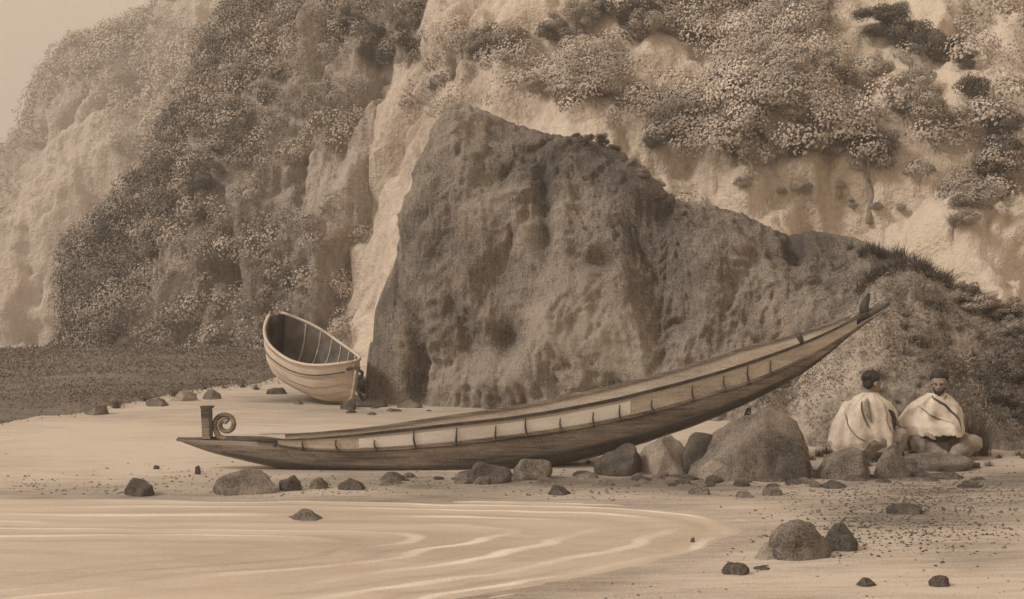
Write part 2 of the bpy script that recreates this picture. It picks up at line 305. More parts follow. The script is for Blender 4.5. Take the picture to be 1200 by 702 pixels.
def beam(px):
    s = np.clip((np.asarray(px, float)-205)/(1046-205), 0, 1)
    return .035+.33*np.clip(np.sin(math.pi*s**.9), 0, 1)**(1.25-.5*np.clip(s*2, 0, 1))
def canoe_pts(px):
    px = np.asarray(px, float); Ya = cay(px); b = beam(px); X = (px-600)/F*Ya
    row = lambda tab, Y: CH+(HZ-catmull(tab, px))/F*Y
    yn = Ya-b; yb = Ya-b*.93
    zt = row(CT, yn); zb = row(CB, yb); zk = row(CK, Ya-.55*b)
    heel = (.02+.12*np.clip((px-450)/420, 0, 1))*np.clip((1035-px)/160, 0, 1)
    return X, Ya, b, zt, zb, zk, heel
canoe = empty('war_canoe', (float((600-600)/F*12), 12.3, 0))
tag(canoe, 'long carved canoe with lashed pale planks and a scroll prow, drawn up on the beach', 'canoe')
CO = np.array(canoe.location)
def cmesh(name, V, f, m, parent=canoe, smooth=True):
    V = np.asarray(V, float)
    if parent is not None: V = V-CO
    return mesh_obj(name, V, f, m, parent, smooth)
n = 260; px = np.linspace(208, 1040, n); X, Ya, b, zt, zb, zk, hl = canoe_pts(px)
sec = []
for a in np.linspace(0, math.pi, 22):           # outside, near edge round the keel to the far edge
    ca, sa = math.cos(a), math.sin(a)
    yy = Ya-b*.93*np.sign(ca)*abs(ca)**.8; top = zb+hl*(1-ca)/2
    sec.append(np.stack([X, yy, top+(zk-top)*sa**.75], -1))
for a in np.linspace(math.pi, 0, 18):
    ca, sa = math.cos(a), math.sin(a); bi = np.maximum(b*.93-.03, .004)
    yy = Ya-bi*np.sign(ca)*abs(ca)**.8; top = zb+hl*(1-ca)/2; zki = np.minimum(zk+.05, top-.004)
    sec.append(np.stack([X, yy, top+(zki-top)*sa**.75], -1))
V = np.stack(sec, 1); ns = V.shape[1]
V = V.reshape(-1, 3); V = V+np.stack([V[:, 0]*0, .006*fbm(V, 3, 3), .005*fbm(V+5, 4, 3)], -1)
f = []
for i in range(n-1):
    for j in range(ns):
        a_, b_ = i*ns+j, i*ns+(j+1) % ns; f.append((a_, b_, b_+ns, a_+ns))
f.append(tuple(range(ns))); f.append(tuple((n-1)*ns+k for k in reversed(range(ns))))
cmesh('hull', V, f, M['hull'])
n2 = 240; px2 = np.linspace(262, 1022, n2); X, Ya, b, zt, zb, zk, hl = canoe_pts(px2); bd = []
for a in np.linspace(R(26), R(58), 7):
    ca, sa = math.cos(a), math.sin(a); ti = .55+.45*np.sin(np.clip((px2-262)/760, 0, 1)*math.pi); a_ = R(42)+(a-R(42))*ti; ca, sa = np.cos(a_), np.sin(a_)
    top = zb+hl*(1-ca)/2; bd.append(np.stack([X, Ya-b*.93*ca**.8-.006, top+(zk-top)*sa**.75-.006], -1))
Vb = np.stack(bd, 1).reshape(-1, 3); Vb[:, 1] -= .012*np.abs(fbm(Vb, 2, 2)); V2 = Vb+np.array([0, .02, .01]); m_ = len(Vb); fb = grid_faces(n2, 7)
fb = [tuple(reversed(q)) for q in fb]+[tuple(k+m_ for k in q) for q in fb]
for i in range(n2-1): fb += [(i*7, (i+1)*7, (i+1)*7+m_, i*7+m_), ((i+1)*7+6, i*7+6, i*7+6+m_, (i+1)*7+6+m_)]
cmesh('tarred_band', np.concatenate([Vb, V2]), fb, M['tar'])
def plank(name, x0, x1, side, lo, hi, th, m, k=1., n=200, parent=canoe, wav=.0):
    """a thin bent board along the canoe; lo/hi are fractions between the lower seam (0) and the rim (1)"""
    px = np.linspace(x0, x1, n); X, Ya, b, zt, zb, zk, hl = canoe_pts(px)
    z0 = zb+(zt-zb)*lo; z1 = zb+(zt-zb)*hi; h = hl if side > 0 else 0
    w0 = .93+(.07)*lo; w1 = .93+.07*hi
    y0 = Ya+side*b*w0*k; y1 = Ya+side*b*w1*k; q = .5*th*side
    V = np.stack([np.stack([X, y0+q, z0+h], -1), np.stack([X, y1+q, z1+h], -1), np.stack([X, y1-q, z1+h], -1), np.stack([X, y0-q, z0+h], -1)], 1)
    V = V.reshape(-1, 3); V = V+np.stack([V[:, 0]*0, .004*fbm(V, 2, 2), .006*fbm(V+3, 1.5, 2)], -1)
    f = [(i*4+j, i*4+(j+1) % 4, (i+1)*4+(j+1) % 4, (i+1)*4+j) for i in range(n-1) for j in range(4)]
    f += [(3, 2, 1, 0), tuple((n-1)*4+k for k in range(4))]
    return cmesh(name, V, f, m, parent, smooth=False)
o = plank('side_plank', 330, 1000, -1, .03, .96, .028, M['strake']); tag(o, 'near side plank')
plank('side_plank', 330, 1000, 1, .03, .96, .028, M['strake'])
plank('painted_panel', 425, 735, -1, .14, .78, .034, M['white'])
plank('rail', 300, 1012, -1, .94, 1.10, .055, M['dark']); plank('rail', 300, 1012, 1, .94, 1.10, .055, M['hull'])
plank('batten', 330, 985, -1, -.07, .09, .05, M['hull'])
def tube(pts, rad, seg=8):
    pts = [Vector(p) for p in pts]; V = []; Fq = []; m = len(pts)
    rads = rad if hasattr(rad, '__len__') else [rad]*m
    up = Vector((0, .98, .17))
    for i, p in enumerate(pts):
        t = (pts[min(i+1, m-1)]-pts[max(i-1, 0)]).normalized(); a = t.cross(up)
        a = a.normalized() if a.length > 1e-4 else Vector((1, 0, 0)); c = t.cross(a).normalized()
        for k in range(seg):
            an = 2*math.pi*k/seg; V.append(p+(a*math.cos(an)+c*math.sin(an))*rads[i])
    for i in range(m-1):
        for k in range(seg):
            Fq.append((i*seg+k, i*seg+(k+1) % seg, (i+1)*seg+(k+1) % seg, (i+1)*seg+k))
    Fq.append(tuple(reversed(range(seg)))); Fq.append(tuple((m-1)*seg+k for k in range(seg)))
    return V, Fq
def merge(parts):
    V = []; Fq = []
    for v, f in parts:
        b = len(V); V += [tuple(q) for q in v]; Fq += [tuple(i+b for i in g) for g in f]
    return V, Fq
# lashings: a cord over the plank with a knot on the batten
for px0 in (328, 362, 402, 445, 490, 537, 580, 618, 657, 691, 722, 762, 806, 843, 870, 896):
    pxl = px0+random.uniform(-2, 2); X, Ya, b, zt, zb, zk, hl = [float(q) for q in canoe_pts(pxl)]
    h = zt-zb; L = random.uniform(.55, 1.0); x1 = X+random.uniform(-.02, .01)
    p = [(X, Ya-b*.93-.03, zb-.015), (X+.004, Ya-b*.95-.045, zb+.01), (x1, Ya-b*.96-.028, zb+h*.5*L), (x1+.004, Ya-b-.022, zb+h*L)]
    kn = tube([(X-.016, Ya-b*.93-.052, zb+.012), (X, Ya-b*.93-.06, zb-.004), (X+.018, Ya-b*.93-.05, zb-.022)], [.012, .02, .009], 6)
    V, f = merge([tube(p, [.009, .013, .009, .006], 6), kn])
    cmesh('lashing', V, f, M['dark'])
for px0 in range(390, 960, 52):                  # seats across the hull
    X, Ya, b, zt, zb, zk, hl = [float(q) for q in canoe_pts(px0)]
    w = .07; z0 = zb+.04
    bm = bmesh.new(); bmesh.ops.create_cube(bm, size=1)
    for v_ in bm.verts: v_.co = Vector((X-CO[0]+v_.co.x*w*2, Ya-CO[1]+v_.co.y*(2*b*.93-.03), z0+v_.co.z*.025+hl*.5+v_.co.y*hl))
    me = bpy.data.meshes.new('seat'); bm.to_mesh(me); bm.free(); me.materials.append(M['strake'])
    so_ = bpy.data.objects.new('seat', me); C.objects.link(so_); so_.parent = canoe
# prow: pointed tongue, upright carved slab and the open spiral
prow = cmesh('prow', *merge([tube([tuple(P(207, 515, 12.05)), tuple(P(222, 516, 12.05)), tuple(P(245, 517, 12.05)), tuple(P(272, 517, 12.05)), tuple(P(310, 517, 12.05)), tuple(P(345, 519, 12.05))], [.012, .03, .05, .06, .055, .03], 10)]), M['dark'])
def slab(c0, c1, w, dpt):                         # leaning board between two points, slightly wider at its head
    c0, c1 = Vector(c0), Vector(c1); V = []
    for t in np.linspace(0, 1, 9):
        c = c0.lerp(c1, t); ww = w*(.92+.12*t+.03*math.sin(t*9)); 
        for sx, sy in ((-1, -1), (1, -1), (1, 1), (-1, 1)): V.append((c.x+sx*ww/2, c.y+sy*dpt/2, c.z))
    f = [(i*4+j, i*4+(j+1) % 4, (i+1)*4+(j+1) % 4, (i+1)*4+j) for i in range(8) for j in range(4)]+[(3, 2, 1, 0), (32, 33, 34, 35)]
    return V, f
po = cmesh('carved_post', *slab(P(243, 514, 12.05), P(242, 478, 12.05), .095, .10), M['hull'], smooth=False)
cmesh('post_edge', *slab(P(247.4, 512, 11.985), P(246.5, 480, 11.985), .035, .03), M['dark'], po, smooth=False)
cmesh('post_cap', *slab(P(242.5, 478.2, 12.05), P(243, 475.6, 12.05), .125, .12), M['dark'], po, smooth=False)
cxp, cyp = 264.5, 499.5
# stem of the spiral grows out of the prow
def spiral(sgn):
    pts = [tuple(P(276, 515, 12.05)), tuple(P(264, 514.5, 12.05)), tuple(P(256.5, 512, 12.05))]; rr = [.03, .034, .034]
    for k in range(44):
        t = k/43; a = R(215)-t*R(520); r = 13.6-9.6*t
        pts.append(tuple(P(cxp+r*math.cos(a), cyp-2-r*math.sin(a), 12.05))); rr.append(.030-.006*t+(.02*max(0, (t-.88)/.12)))
    return pts, rr
pt, rr = spiral(1); V, f = tube(pt, rr, 8); V = [(q[0], 12.05+(q[1]-12.05)*1.5, q[2]) for q in map(tuple, V)]
cmesh('scroll', V, f, M['hull'])
# stern: dark end piece with an upright fin and a small peg further down
Ys = float(cay(1035))
V, f = tube([tuple(P(x, y, Ys)) for x, y in ((985, 384), (1005, 374.5), (1020, 368), (1032, 361), (1043, 355))], [.03, .055, .06, .045, .018], 8)
cmesh('stern_tip', V, f, M['dark'])
V, f = tube([tuple(P(x, y, Ys)) for x, y in ((1014, 369), (1012.5, 362), (1013, 356), (1016, 350), (1018.5, 344))], [.055, .06, .052, .036, .016], 8)
cmesh('stern_fin', V, f, M['dark'])
V, f = tube([tuple(P(x, y, float(cay(938))-.3)) for x, y in ((941, 403), (938.5, 398), (936.5, 394), (935.5, 389))], [.022, .03, .034, .022], 8)
cmesh('peg', V, f, M['dark'])

# ------------------------------------------------------------------ the rowing boat
RB = empty('rowing_boat'); tag(RB, 'small pale planked rowing boat pulled up before the cliffs, its dark inside showing', 'boat')
def boat_local(u, w):
    """u: 0 stern .. 1 bow, w: -1 port rim .. 0 keel .. 1 starboard rim"""
    L = 3.0; x = -L/2+L*u
    half = .66*max(0, 1-abs(2*u-.86)**2.6/(1.14**2.6))**.8 if u > .43 else .66*(1-.80*((.43-u)/.43)**2.5)
    half = max(half, .012)
    dep = .72+.34*u**2.2*max(0,u)+.60*(1-u)**2.2; keel = .14*max(0, (u-.72)/.28)**2*2.2+.06*max(0, (.2-u)/.2)**2
    a = abs(w); s = 1 if w >= 0 else -1
    y = s*half*(math.sin(a*math.pi/2)**(.72)); z = keel+(dep-keel)*(1-math.cos(a*math.pi/2))**(.9)
    return Vector((x, y, z))
us = np.linspace(0, 1, 40); ws = np.linspace(-1, 1, 33)
Vo = [boat_local(u_, w_) for u_ in us for w_ in ws]
def inner(u_, w_):
    p = boat_local(min(max(u_, .012), .975), w_); p.y *= .955; p.z = p.z+.035*(1-abs(w_)**3); p.x *= .985; return p
Vi = [inner(u_, w_) for u_ in us for w_ in ws]
gf = grid_faces(40, 33)
def lap(V):                                         # clinker steps
    out = []
    for i, p in enumerate(V):
        w_ = abs(ws[i % 33]); k = (w_*5) % 1; out.append(Vector((p.x, p.y*(1+.055*(1-k)), p.z-.02*(1-k))))
    return out
tr = tuple(range(33))
ho = mesh_obj('hull', lap(Vo), [tuple(reversed(q)) for q in gf]+[tr], M['boat'], RB, smooth=False)
mesh_obj('inside', Vi, gf+[tuple(reversed(tr))], M['boatin'], RB)
def rim(side, d=0, th=.035, m='boat'):
    pts = [boat_local(u_, side) for u_ in np.linspace(0, 1, 30)]; pts = [Vector((p.x, p.y, p.z+d)) for p in pts]
    return tube(pts, th, 6)
mesh_obj('gunwale', *rim(1), M['boat'], RB); mesh_obj('gunwale', *rim(-1), M['boat'], RB)
for s_ in (-1, 1):
    pts = [boat_local(u_, s_*.83) for u_ in np.linspace(0.02, .97, 30)]; pts = [Vector((p.x, p.y*1.045, p.z)) for p in pts]
    mesh_obj('rubbing_strake', *tube(pts, .014, 6), M['dark'], RB)
st = [boat_local(1, w_) for w_ in (0,)]
kp = [Vector((boat_local(u_, 0).x, 0, boat_local(u_, 0).z-.02)) for u_ in np.linspace(0, 1, 30)]+[Vector((1.55, 0, .55)), Vector((1.58, 0, .8)), Vector((1.58, 0, .93))]
mesh_obj('keel', *tube(kp, .034, 6), M['boat'], RB)
pts = [(1.35, .05, .83), (1.45, -.09, .9), (1.58, -.02, .96), (1.68, .08, .86), (1.6, .12, .74), (1.66, .0, .70), (1.74, -.05, .52), (1.8, .05, .3)]
mesh_obj('rope', *tube([Vector(p) for p in pts], .035, 6), M['dark'], RB)
for u_ in (.14, .26, .38, .50, .62, .74, .85):
    mesh_obj('rib', *tube([inner(u_, w_)+Vector((0, 0, .012)) for w_ in np.linspace(-.97, .97, 22)], .016, 5), M['boat'], RB)
RB.location = (-3.44, 18.9, .60)
RB.rotation_mode = 'XYZ'
BOAT_YAW, BOAT_PITCH, BOAT_ROLL = R(-45), R(15), R(9)
RB.rotation_euler = (Matrix.Rotation(BOAT_YAW, 4, 'Z') @ Matrix.Rotation(BOAT_PITCH, 4, 'Y') @ Matrix.Rotation(BOAT_ROLL, 4, 'X')).to_euler()
RB.scale = (.79, .92, .80)

# ------------------------------------------------------------------ stones
def stone_mesh(name, seed, rx, ry, rz, lump=.34, facets=12, sub=4, flat=.35, planes=()):
    bm = bmesh.new(); bmesh.ops.create_icosphere(bm, subdivisions=sub, radius=1)
    V = np.array([v.co[:] for v in bm.verts]); r_ = np.random.default_rng(seed)
    for k in range(facets):                         # broken faces
        nrm = r_.normal(size=3); nrm[2] = abs(nrm[2])*.7; nrm /= np.linalg.norm(nrm); dist = r_.uniform(.50, .82)
        dp = V@nrm-dist; V = V-np.clip(dp, 0, None)[:, None]*nrm*.92
    for (a, b, c, dist) in planes:
        nrm = np.array([a, b, c], float); nrm /= np.linalg.norm(nrm); dp = V@nrm-dist; V = V-np.clip(dp, 0, None)[:, None]*nrm*.97
    V = V*(1+lump*fbm(V+seed*3.1, .9, 3)[:, None]+.10*fbm(V+seed, 2.6, 5, .6, ridge=True)[:, None])
    V[:, 2] = np.where(V[:, 2] < -flat, -flat+(V[:, 2]+flat)*.3, V[:, 2])
    V[:, 2] -= V[:, 2].min(); V[:, 0] -= (V[:, 0].max()+V[:, 0].min())/2
    V = V/np.array([(V[:, 0].max()-V[:, 0].min())/2, (V[:, 1].max()-V[:, 1].min())/2, V[:, 2].max()])*np.array([rx, ry, rz])
    for v, c in zip(bm.verts, V): v.co = c
    me = bpy.data.meshes.new(name); bm.to_mesh(me); bm.free(); me.polygons.foreach_set('use_smooth', [True]*len(me.polygons)); return me
def stone(cx, yb, w, h, m, label, seed, name='beach_stone', group=None, rz=0, depth=.8, sink=.22, cat='stone', **k):
    """stone whose foot stands on the ground at photo row yb, w x h photo pixels"""
    Y = 12.0
    for _ in range(40):
        x = (cx-600)/F*Y; Y = .5*Y+.5*(CH-gz(x, Y))*F/(yb-HZ)
    s = Y/F; rx = w/2*s; ry = rx*depth; rz_ = h*s*(1+sink)
    me = stone_mesh(name, seed, rx, ry, rz_, **k); me.materials.append(M[m])
    o = bpy.data.objects.new(name, me); C.objects.link(o); Yc = Y+ry*.6; x = (cx-600)/F*Yc
    o.location = (x, Yc, max(gz(x, Yc), -.1)-rz_*sink); o.rotation_euler = (0, 0, rz)
    return tag(o, label, cat, group)
G1 = 'stones strewn along the canoe keel'; G2 = 'stones on the near shore'; G3 = 'stones by the rowing boat'
stone(164, 581, 38, 20, 'stone_d', 'small dark stone at far left of the row below the prow', 1, group=G1)
stone(288, 579, 82, 27, 'stone_m', 'wide low mottled stone under the canoe prow', 2, group=G1, facets=3)
stone(341, 575, 27, 18, 'stone_d', 'round dark stone touching the wide low stone at the prow', 3, group=G1)
stone(374, 573, 24, 14, 'stone_m', 'small grey stone second from the wide prow stone', 4, group=G1)
stone(413, 574, 34, 13, 'stone_d', 'flat dark pebble lying beneath the first painted plank', 5, group=G1)
stone(572, 566, 58, 25, 'stone_d', 'jagged dark stone under the middle of the canoe', 6, group=G1, facets=8)
stone(543, 567, 26, 12, 'stone_m', 'little stone leaning on the jagged dark stone', 31, group=G1)
stone(623, 562, 50, 24, 'stone_m', 'rounded mottled stone right of the jagged dark stone', 7, group=G1)
stone(655, 580, 28, 11, 'stone_d', 'small dark pebble alone on the sand below the canoe', 8, group=G1)
stone(724, 557, 58, 38, 'stone_d', 'squat dark boulder at left of the boulder heap', 9, group=G1, name='boulder', facets=7, cat='boulder')
stone(780, 556, 64, 46, 'stone_l', 'pale egg-shaped boulder between the dark boulders', 10, group=G1, name='boulder', facets=7, cat='boulder')
stone(880, 561, 150, 82, 'stone_m', 'largest slanting boulder under the raised canoe stern', 14, group=G1, name='boulder', facets=7, cat='boulder', lump=.12, depth=.55, sub=5, planes=[(-.62, -.25, .75, .42), (.95, -.1, .25, .66), (.5, -.85, .25, .55), (-.15, -.9, .5, .6)])
stone(824, 556, 60, 50, 'stone_d', 'dark boulder wedged behind the low pale stone', 12, group=G1, name='boulder', cat='boulder')
stone(842, 562, 56, 22, 'stone_l', 'low pale stone in front of the largest boulder', 13, group=G1)
stone(925, 563, 54, 44, 'stone_d', 'dark angular boulder against the right end of the largest boulder', 11, group=G1, name='boulder', facets=8, cat='boulder', depth=.5)
stone(819, 580, 26, 10, 'stone_m', 'flat ringed pebble below the low pale stone', 15, group=G1)
stone(872, 583, 22, 7, 'stone_m', 'thin pebble between two flat pebbles under the boulders', 16, group=G1)
stone(905, 581, 26, 10, 'stone_m', 'flat pebble below the dark angular boulder', 17, group=G1)
stone(1060, 603, 44, 12, 'stone_d', 'low dark stone in the sand before the seated people', 18, group=G2)
stone(936, 655, 74, 46, 'stone_m', 'largest stone of the near shore, rounded and mottled', 19, group=G2, facets=3)
stone(984, 645, 44, 34, 'stone_d', 'dark wedge stone behind the largest near shore stone', 20, group=G2, facets=6)
stone(900, 655, 34, 18, 'stone_l', 'pale small stone at the left foot of the largest near stone', 21, group=G2)
stone(862, 674, 32, 14, 'stone_d', 'small dark stone at the water line below the wash', 22, group=G2)
stone(893, 668, 20, 5, 'stone_d', 'sliver of dark stone beside the water line stone', 23, group=G2)
stone(1015, 687, 24, 10, 'stone_d', 'dark pebble at the bottom edge, left of two', 24, group=G2)
stone(1100, 687, 26, 12, 'stone_d', 'dark pebble nearest the bottom right corner', 25, group=G2)
stone(357, 617, 56, 20, 'stone_m', 'mottled stone half covered by the shallow water', 26, group=G2, flat=.2)
stone(812, 637, 6, 8, 'stone_d', 'tiny dark stone poking out of the foam curl', 27, group=G2)
stone(232, 556, 7, 11, 'stone_d', 'tiny upright stone on bare sand below the prow tip', 28, group=G1)
stone(183, 550, 8, 5, 'stone_d', 'tiny pebble on bare sand left of the prow tip', 29, group=G1)
stone(350, 474, 12, 6, 'stone_m', 'small ringed pebble in front of the rowing boat', 30, group=G3)
stone(408, 480, 20, 12, 'stone_d', 'dark stone between the rowing boat and the canoe rail', 32, group=G3)
stone(440, 477, 34, 13, 'stone_d', 'dark flat stone at the left foot of the rock outcrop', 33, group=G3)
stone(480, 478, 30, 9, 'stone_m', 'low mottled stone along the foot of the rock outcrop', 43, group=G3)
stone(325, 462, 26, 8, 'stone_d', 'low dark stone under the rowing boat stern', 34, group=G3)
stone(215, 470, 34, 13, 'stone_l', 'pale rounded stone at the edge of the dark turf', 35, group=G3)
stone(248, 468, 24, 12, 'stone_m', 'mottled stone right of the pale turf edge stone', 36, group=G3)
stone(184, 476, 26, 10, 'stone_m', 'low stone left of the pale turf edge stone', 37, group=G3)
stone(112, 486, 30, 12, 'stone_m', 'lone low stone on the turf edge far left', 38, group=G3)
rub = []
for k in range(4):
    me = stone_mesh('rubble_stone', 200+k, .10, .08, .085, facets=10, sub=3); me.materials.append(M['stone_d' if k % 2 else 'stone_m']); rub.append(me)
def rubble(x0, x1, y0, y1, n, label, group):
    for k in range(n):
        cx, yb = random.uniform(x0, x1), random.uniform(y0, y1); Y = 12.0
        for _ in range(30): Y = .5*Y+.5*(CH-gz((cx-600)/F*Y, Y))*F/(yb-HZ)
        o = bpy.data.objects.new('rubble_stone', random.choice(rub)); C.objects.link(o); q = random.uniform(.45, 1.5)
        o.location = ((cx-600)/F*Y, Y, gz((cx-600)/F*Y, Y)-.025*q); o.scale = (q*random.uniform(.8, 1.5), q, q*random.uniform(.6, 1)); o.rotation_euler = (0, 0, random.uniform(0, 6.28)); tag(o, label, 'stone', group)
rubble(690, 960, 558, 570, 30, 'small rubble stone at the foot of the boulder heap under the stern', 'rubble at the foot of the boulder heap')
rubble(955, 1150, 556, 572, 20, 'small rubble stone on the dark ground before the seated people', 'rubble before the seated people')
rubble(440, 690, 556, 568, 18, 'small rubble stone in the shade along the middle of the canoe hull', 'rubble along the canoe hull')
rubble(400, 640, 476, 486, 14, 'small rubble stone fallen at the foot of the outcrop behind the canoe', 'rubble at the outcrop foot')
seat1 = stone(988, 562, 64, 38, 'stone_m', 'mottled seat stone under the person in a pale cloak seen from behind', 39, name='boulder', cat='boulder', group=G1)
stone(1044, 561, 46, 44, 'stone_m', 'upright mottled stone between the two seated people', 40, name='boulder', cat='boulder', group=G1, depth=.5)
stone(1097, 552, 84, 20, 'stone_m', 'low seat stone under the person facing the viewer', 41, name='boulder', cat='boulder', group=G1, facets=3)

# ------------------------------------------------------------------ people
def capsules(parts, name, mt, voxel=.009, loc=(0, 0, 0), rz=0, noise_amp=0, parent=None, smooth=6):
    """one continuous skin grown over joints: parts = [(p0, r0, p1, r1) | (centre, radii3, rot)]"""
    bm = bmesh.new()
    for p in parts:
        if len(p) == 4:
            p0, r0, p1, r1 = Vector(p[0]), p[1], Vector(p[2]), p[3]; d = p1-p0; L = max(d.length, 1e-4)
            q = d.to_track_quat('Z', 'Y').to_matrix().to_4x4(); rings = []; seg = 14
            prof = [(-r0*math.cos(a), r0*math.sin(a)) for a in np.linspace(0.12, math.pi/2, 5)]+[(L*t, r0+(r1-r0)*t) for t in (.25, .5, .75)]+[(L+r1*math.sin(a), r1*math.cos(a)) for a in np.linspace(0, math.pi/2-.12, 5)]
            for z, r in prof:
                rings.append([bm.verts.new(p0+(q @ Vector((r*math.cos(2*math.pi*k/seg), r*math.sin(2*math.pi*k/seg), z)))) for k in range(seg)])
            for a, b in zip(rings[:-1], rings[1:]):
                for k in range(seg): bm.faces.new((a[k], a[(k+1) % seg], b[(k+1) % seg], b[k]))
            bm.faces.new(list(reversed(rings[0]))); bm.faces.new(rings[-1])
        else:
            c, rad, rot = p; g = bmesh.ops.create_icosphere(bm, subdivisions=3, radius=1)
            mx = Matrix.Translation(c) @ rot.to_4x4() @ Matrix.Diagonal((*rad, 1)); bmesh.ops.transform(bm, matrix=mx, verts=g['verts'])
    me = bpy.data.meshes.new(name+'_src'); bm.to_mesh(me); bm.free()
    o = bpy.data.objects.new(name+'_src', me); C.objects.link(o)
    md = o.modifiers.new('r', 'REMESH'); md.mode = 'VOXEL'; md.voxel_size = voxel
    sm = o.modifiers.new('s', 'SMOOTH'); sm.factor = .5; sm.iterations = smooth
    dg = bpy.context.evaluated_depsgraph_get(); dg.update(); m2 = bpy.data.meshes.new_from_object(o.evaluated_get(dg)); m2.name = name
    bpy.data.objects.remove(o)
    if noise_amp:
        V = np.array([v.co[:] for v in m2.vertices]); N_ = np.array([v.normal[:] for v in m2.vertices])
        V = V+N_*(noise_amp*fbm(V*np.array([1, 1, .5]), 9, 3, ridge=True))[:, None]; m2.vertices.foreach_set('co', V.reshape(-1))
    m2.polygons.foreach_set('use_smooth', [True]*len(m2.polygons)); m2.materials.clear(); m2.materials.append(mt)
    q = bpy.data.objects.new(name, m2); C.objects.link(q)
    if parent: q.parent = parent
    else: q.location = loc; q.rotation_euler = (0, 0, rz)
    return q
I3 = Matrix.Identity(3)
def head(c, yaw, pitch):
    """head parts turned by yaw (0 = towards -y) and nodded forward by pitch"""
    Rm = Matrix.Rotation(yaw, 3, 'Z') @ Matrix.Rotation(pitch, 3, 'X'); c = Vector(c)
    T = lambda x, y, z: c+Rm @ Vector((x, y, z))
    p = [(T(0, .008, .03), (.076, .094, .092), Rm), (T(0, -.03, -.045), (.055, .06, .068), Rm), (T(0, -.062, -.088), .022, T(0, -.05, -.09), .026),
         (T(0, -.088, .008), .011, T(0, -.108, -.028), .016), (T(-.014, -.096, -.03), .010, T(.014, -.096, -.03), .010),
         (T(-.045, -.078, .024), .012, T(.045, -.078, .024), .012),
         (T(-.022, -.090, -.056), .008, T(.022, -.090, -.056), .008), (T(-.018, -.088, -.068), .009, T(.018, -.088, -.068), .009),
         (T(-.04, -.062, -.022), .02, T(-.03, -.06, -.03), .018), (T(.04, -.062, -.022), .02, T(.03, -.06, -.03), .018)]
    for s in (-1, 1): p += [(T(s*.078, .012, -.008), (.012, .022, .034), Rm)]
    return p, T, Rm
def hand(w, d, up, side, curl=.5, L=.17):
    """palm and five bent fingers from wrist w, pointing d; up = back of the hand; side=+1 thumb to d x up"""
    w = Vector(w); d = Vector(d).normalized(); up = Vector(up); up = (up-d*up.dot(d)).normalized(); s = d.cross(up).normalized()*side
    p = [(w, .024, w+d*.045, .03), (w+d*.03+s*.02, .018, w+d*.082+s*.028, .017), (w+d*.03-s*.018, .018, w+d*.078-s*.03, .015), (w+d*.04, .02, w+d*.085, .018)]
    for k, (off, ln) in enumerate(((.032, .072), (.011, .08), (-.011, .074), (-.032, .058))):
        a = w+d*.082+s*off; dd = d
        for j, fr in enumerate((.45, .32, .23)):
            ang = curl*(.5+.55*j); dd = (d*math.cos(ang)-up*math.sin(ang)).normalized(); b = a+dd*ln*fr
            p.append((a, .0098-.0009*j, b, .0092-.0011*j)); a = b
    a = w+d*.02+s*.026-up*.004
    for j, (ln, r) in enumerate(((.04, .014), (.032, .011), (.024, .0095))):
        dd = (d*(.55+.2*j)+s*(.8-.35*j)-up*(.15+curl*.35*j)).normalized(); b = a+dd*ln; p.append((a, r, b, r-.0015)); a = b
    return p
def cloak_surface(rings, folds, seed):
    """rings: (z, xl, xr, yf, yb, cx, cy) bottom to top; returns function S(theta, t)"""
    A = np.array(rings, float); ts = np.linspace(0, 1, len(A))
    def Sf(th, t):
        q = [np.interp(t, ts, A[:, k]) for k in range(7)]
        c, s_ = np.cos(th), np.sin(th); rx = np.where(c < 0, q[1], q[2]); ry = np.where(s_ < 0, q[3], q[4])
        fo = folds*(1-t)**.6*(1.5*np.sin(th*7+2.5*np.sin(t*3+seed)+seed)+.9*np.sin(th*15+4*t+seed*2)+.5*np.sin(th*4-7*t))
        nz = .02*fbm(np.stack([c*2, s_*2, t*2+0*c], -1)+seed, 1.2, 3)
        e = .85
        x = q[5]+(rx+fo+nz)*np.sign(c)*np.abs(c)**e; y = q[6]+(ry+fo+nz)*np.sign(s_)*np.abs(s_)**e
        z = q[0]+.012*np.sin(th*5+seed)*(1-t)-.03*np.abs(fbm(np.stack([th*14, t*0, t*0+seed], -1), 1, 2))*(t < .02)-.018*np.sin(th*3.2+seed*2)*np.sin(t*9+1)*(1-t)
        return np.stack([x, y, z], -1)
    return Sf
def cloak(Sf, mt, parent, nth=150, nt_=60, name='cloak', th0=0, th1=2*math.pi):
    th = np.linspace(th0, th1, nth, endpoint=False) if th1-th0 > 6.28 else np.linspace(th0, th1, nth)
    t = np.linspace(0, 1, nt_); TH, T_ = np.meshgrid(th, t, indexing='ij'); V = Sf(TH, T_)
    Vo = V.reshape(-1, 3); cen = V.mean(axis=0, keepdims=True); Vi = (V+(cen-V)*.05).reshape(-1, 3); n0 = len(Vo)
    w = th1-th0 > 6.28; f = grid_faces(nth, nt_, w); fi = [tuple(n0+k for k in reversed(q)) for q in f]; e = []
    for i in range(nth-(0 if w else 1)):
        a = i*nt_; b = ((i+1) % nth)*nt_; e.append((b, a, n0+a, n0+b)); a += nt_-1; b += nt_-1; e.append((a, b, n0+b, n0+a))
    o = mesh_obj(name, np.concatenate([Vo, Vi]), f+fi+e, mt, parent); return o
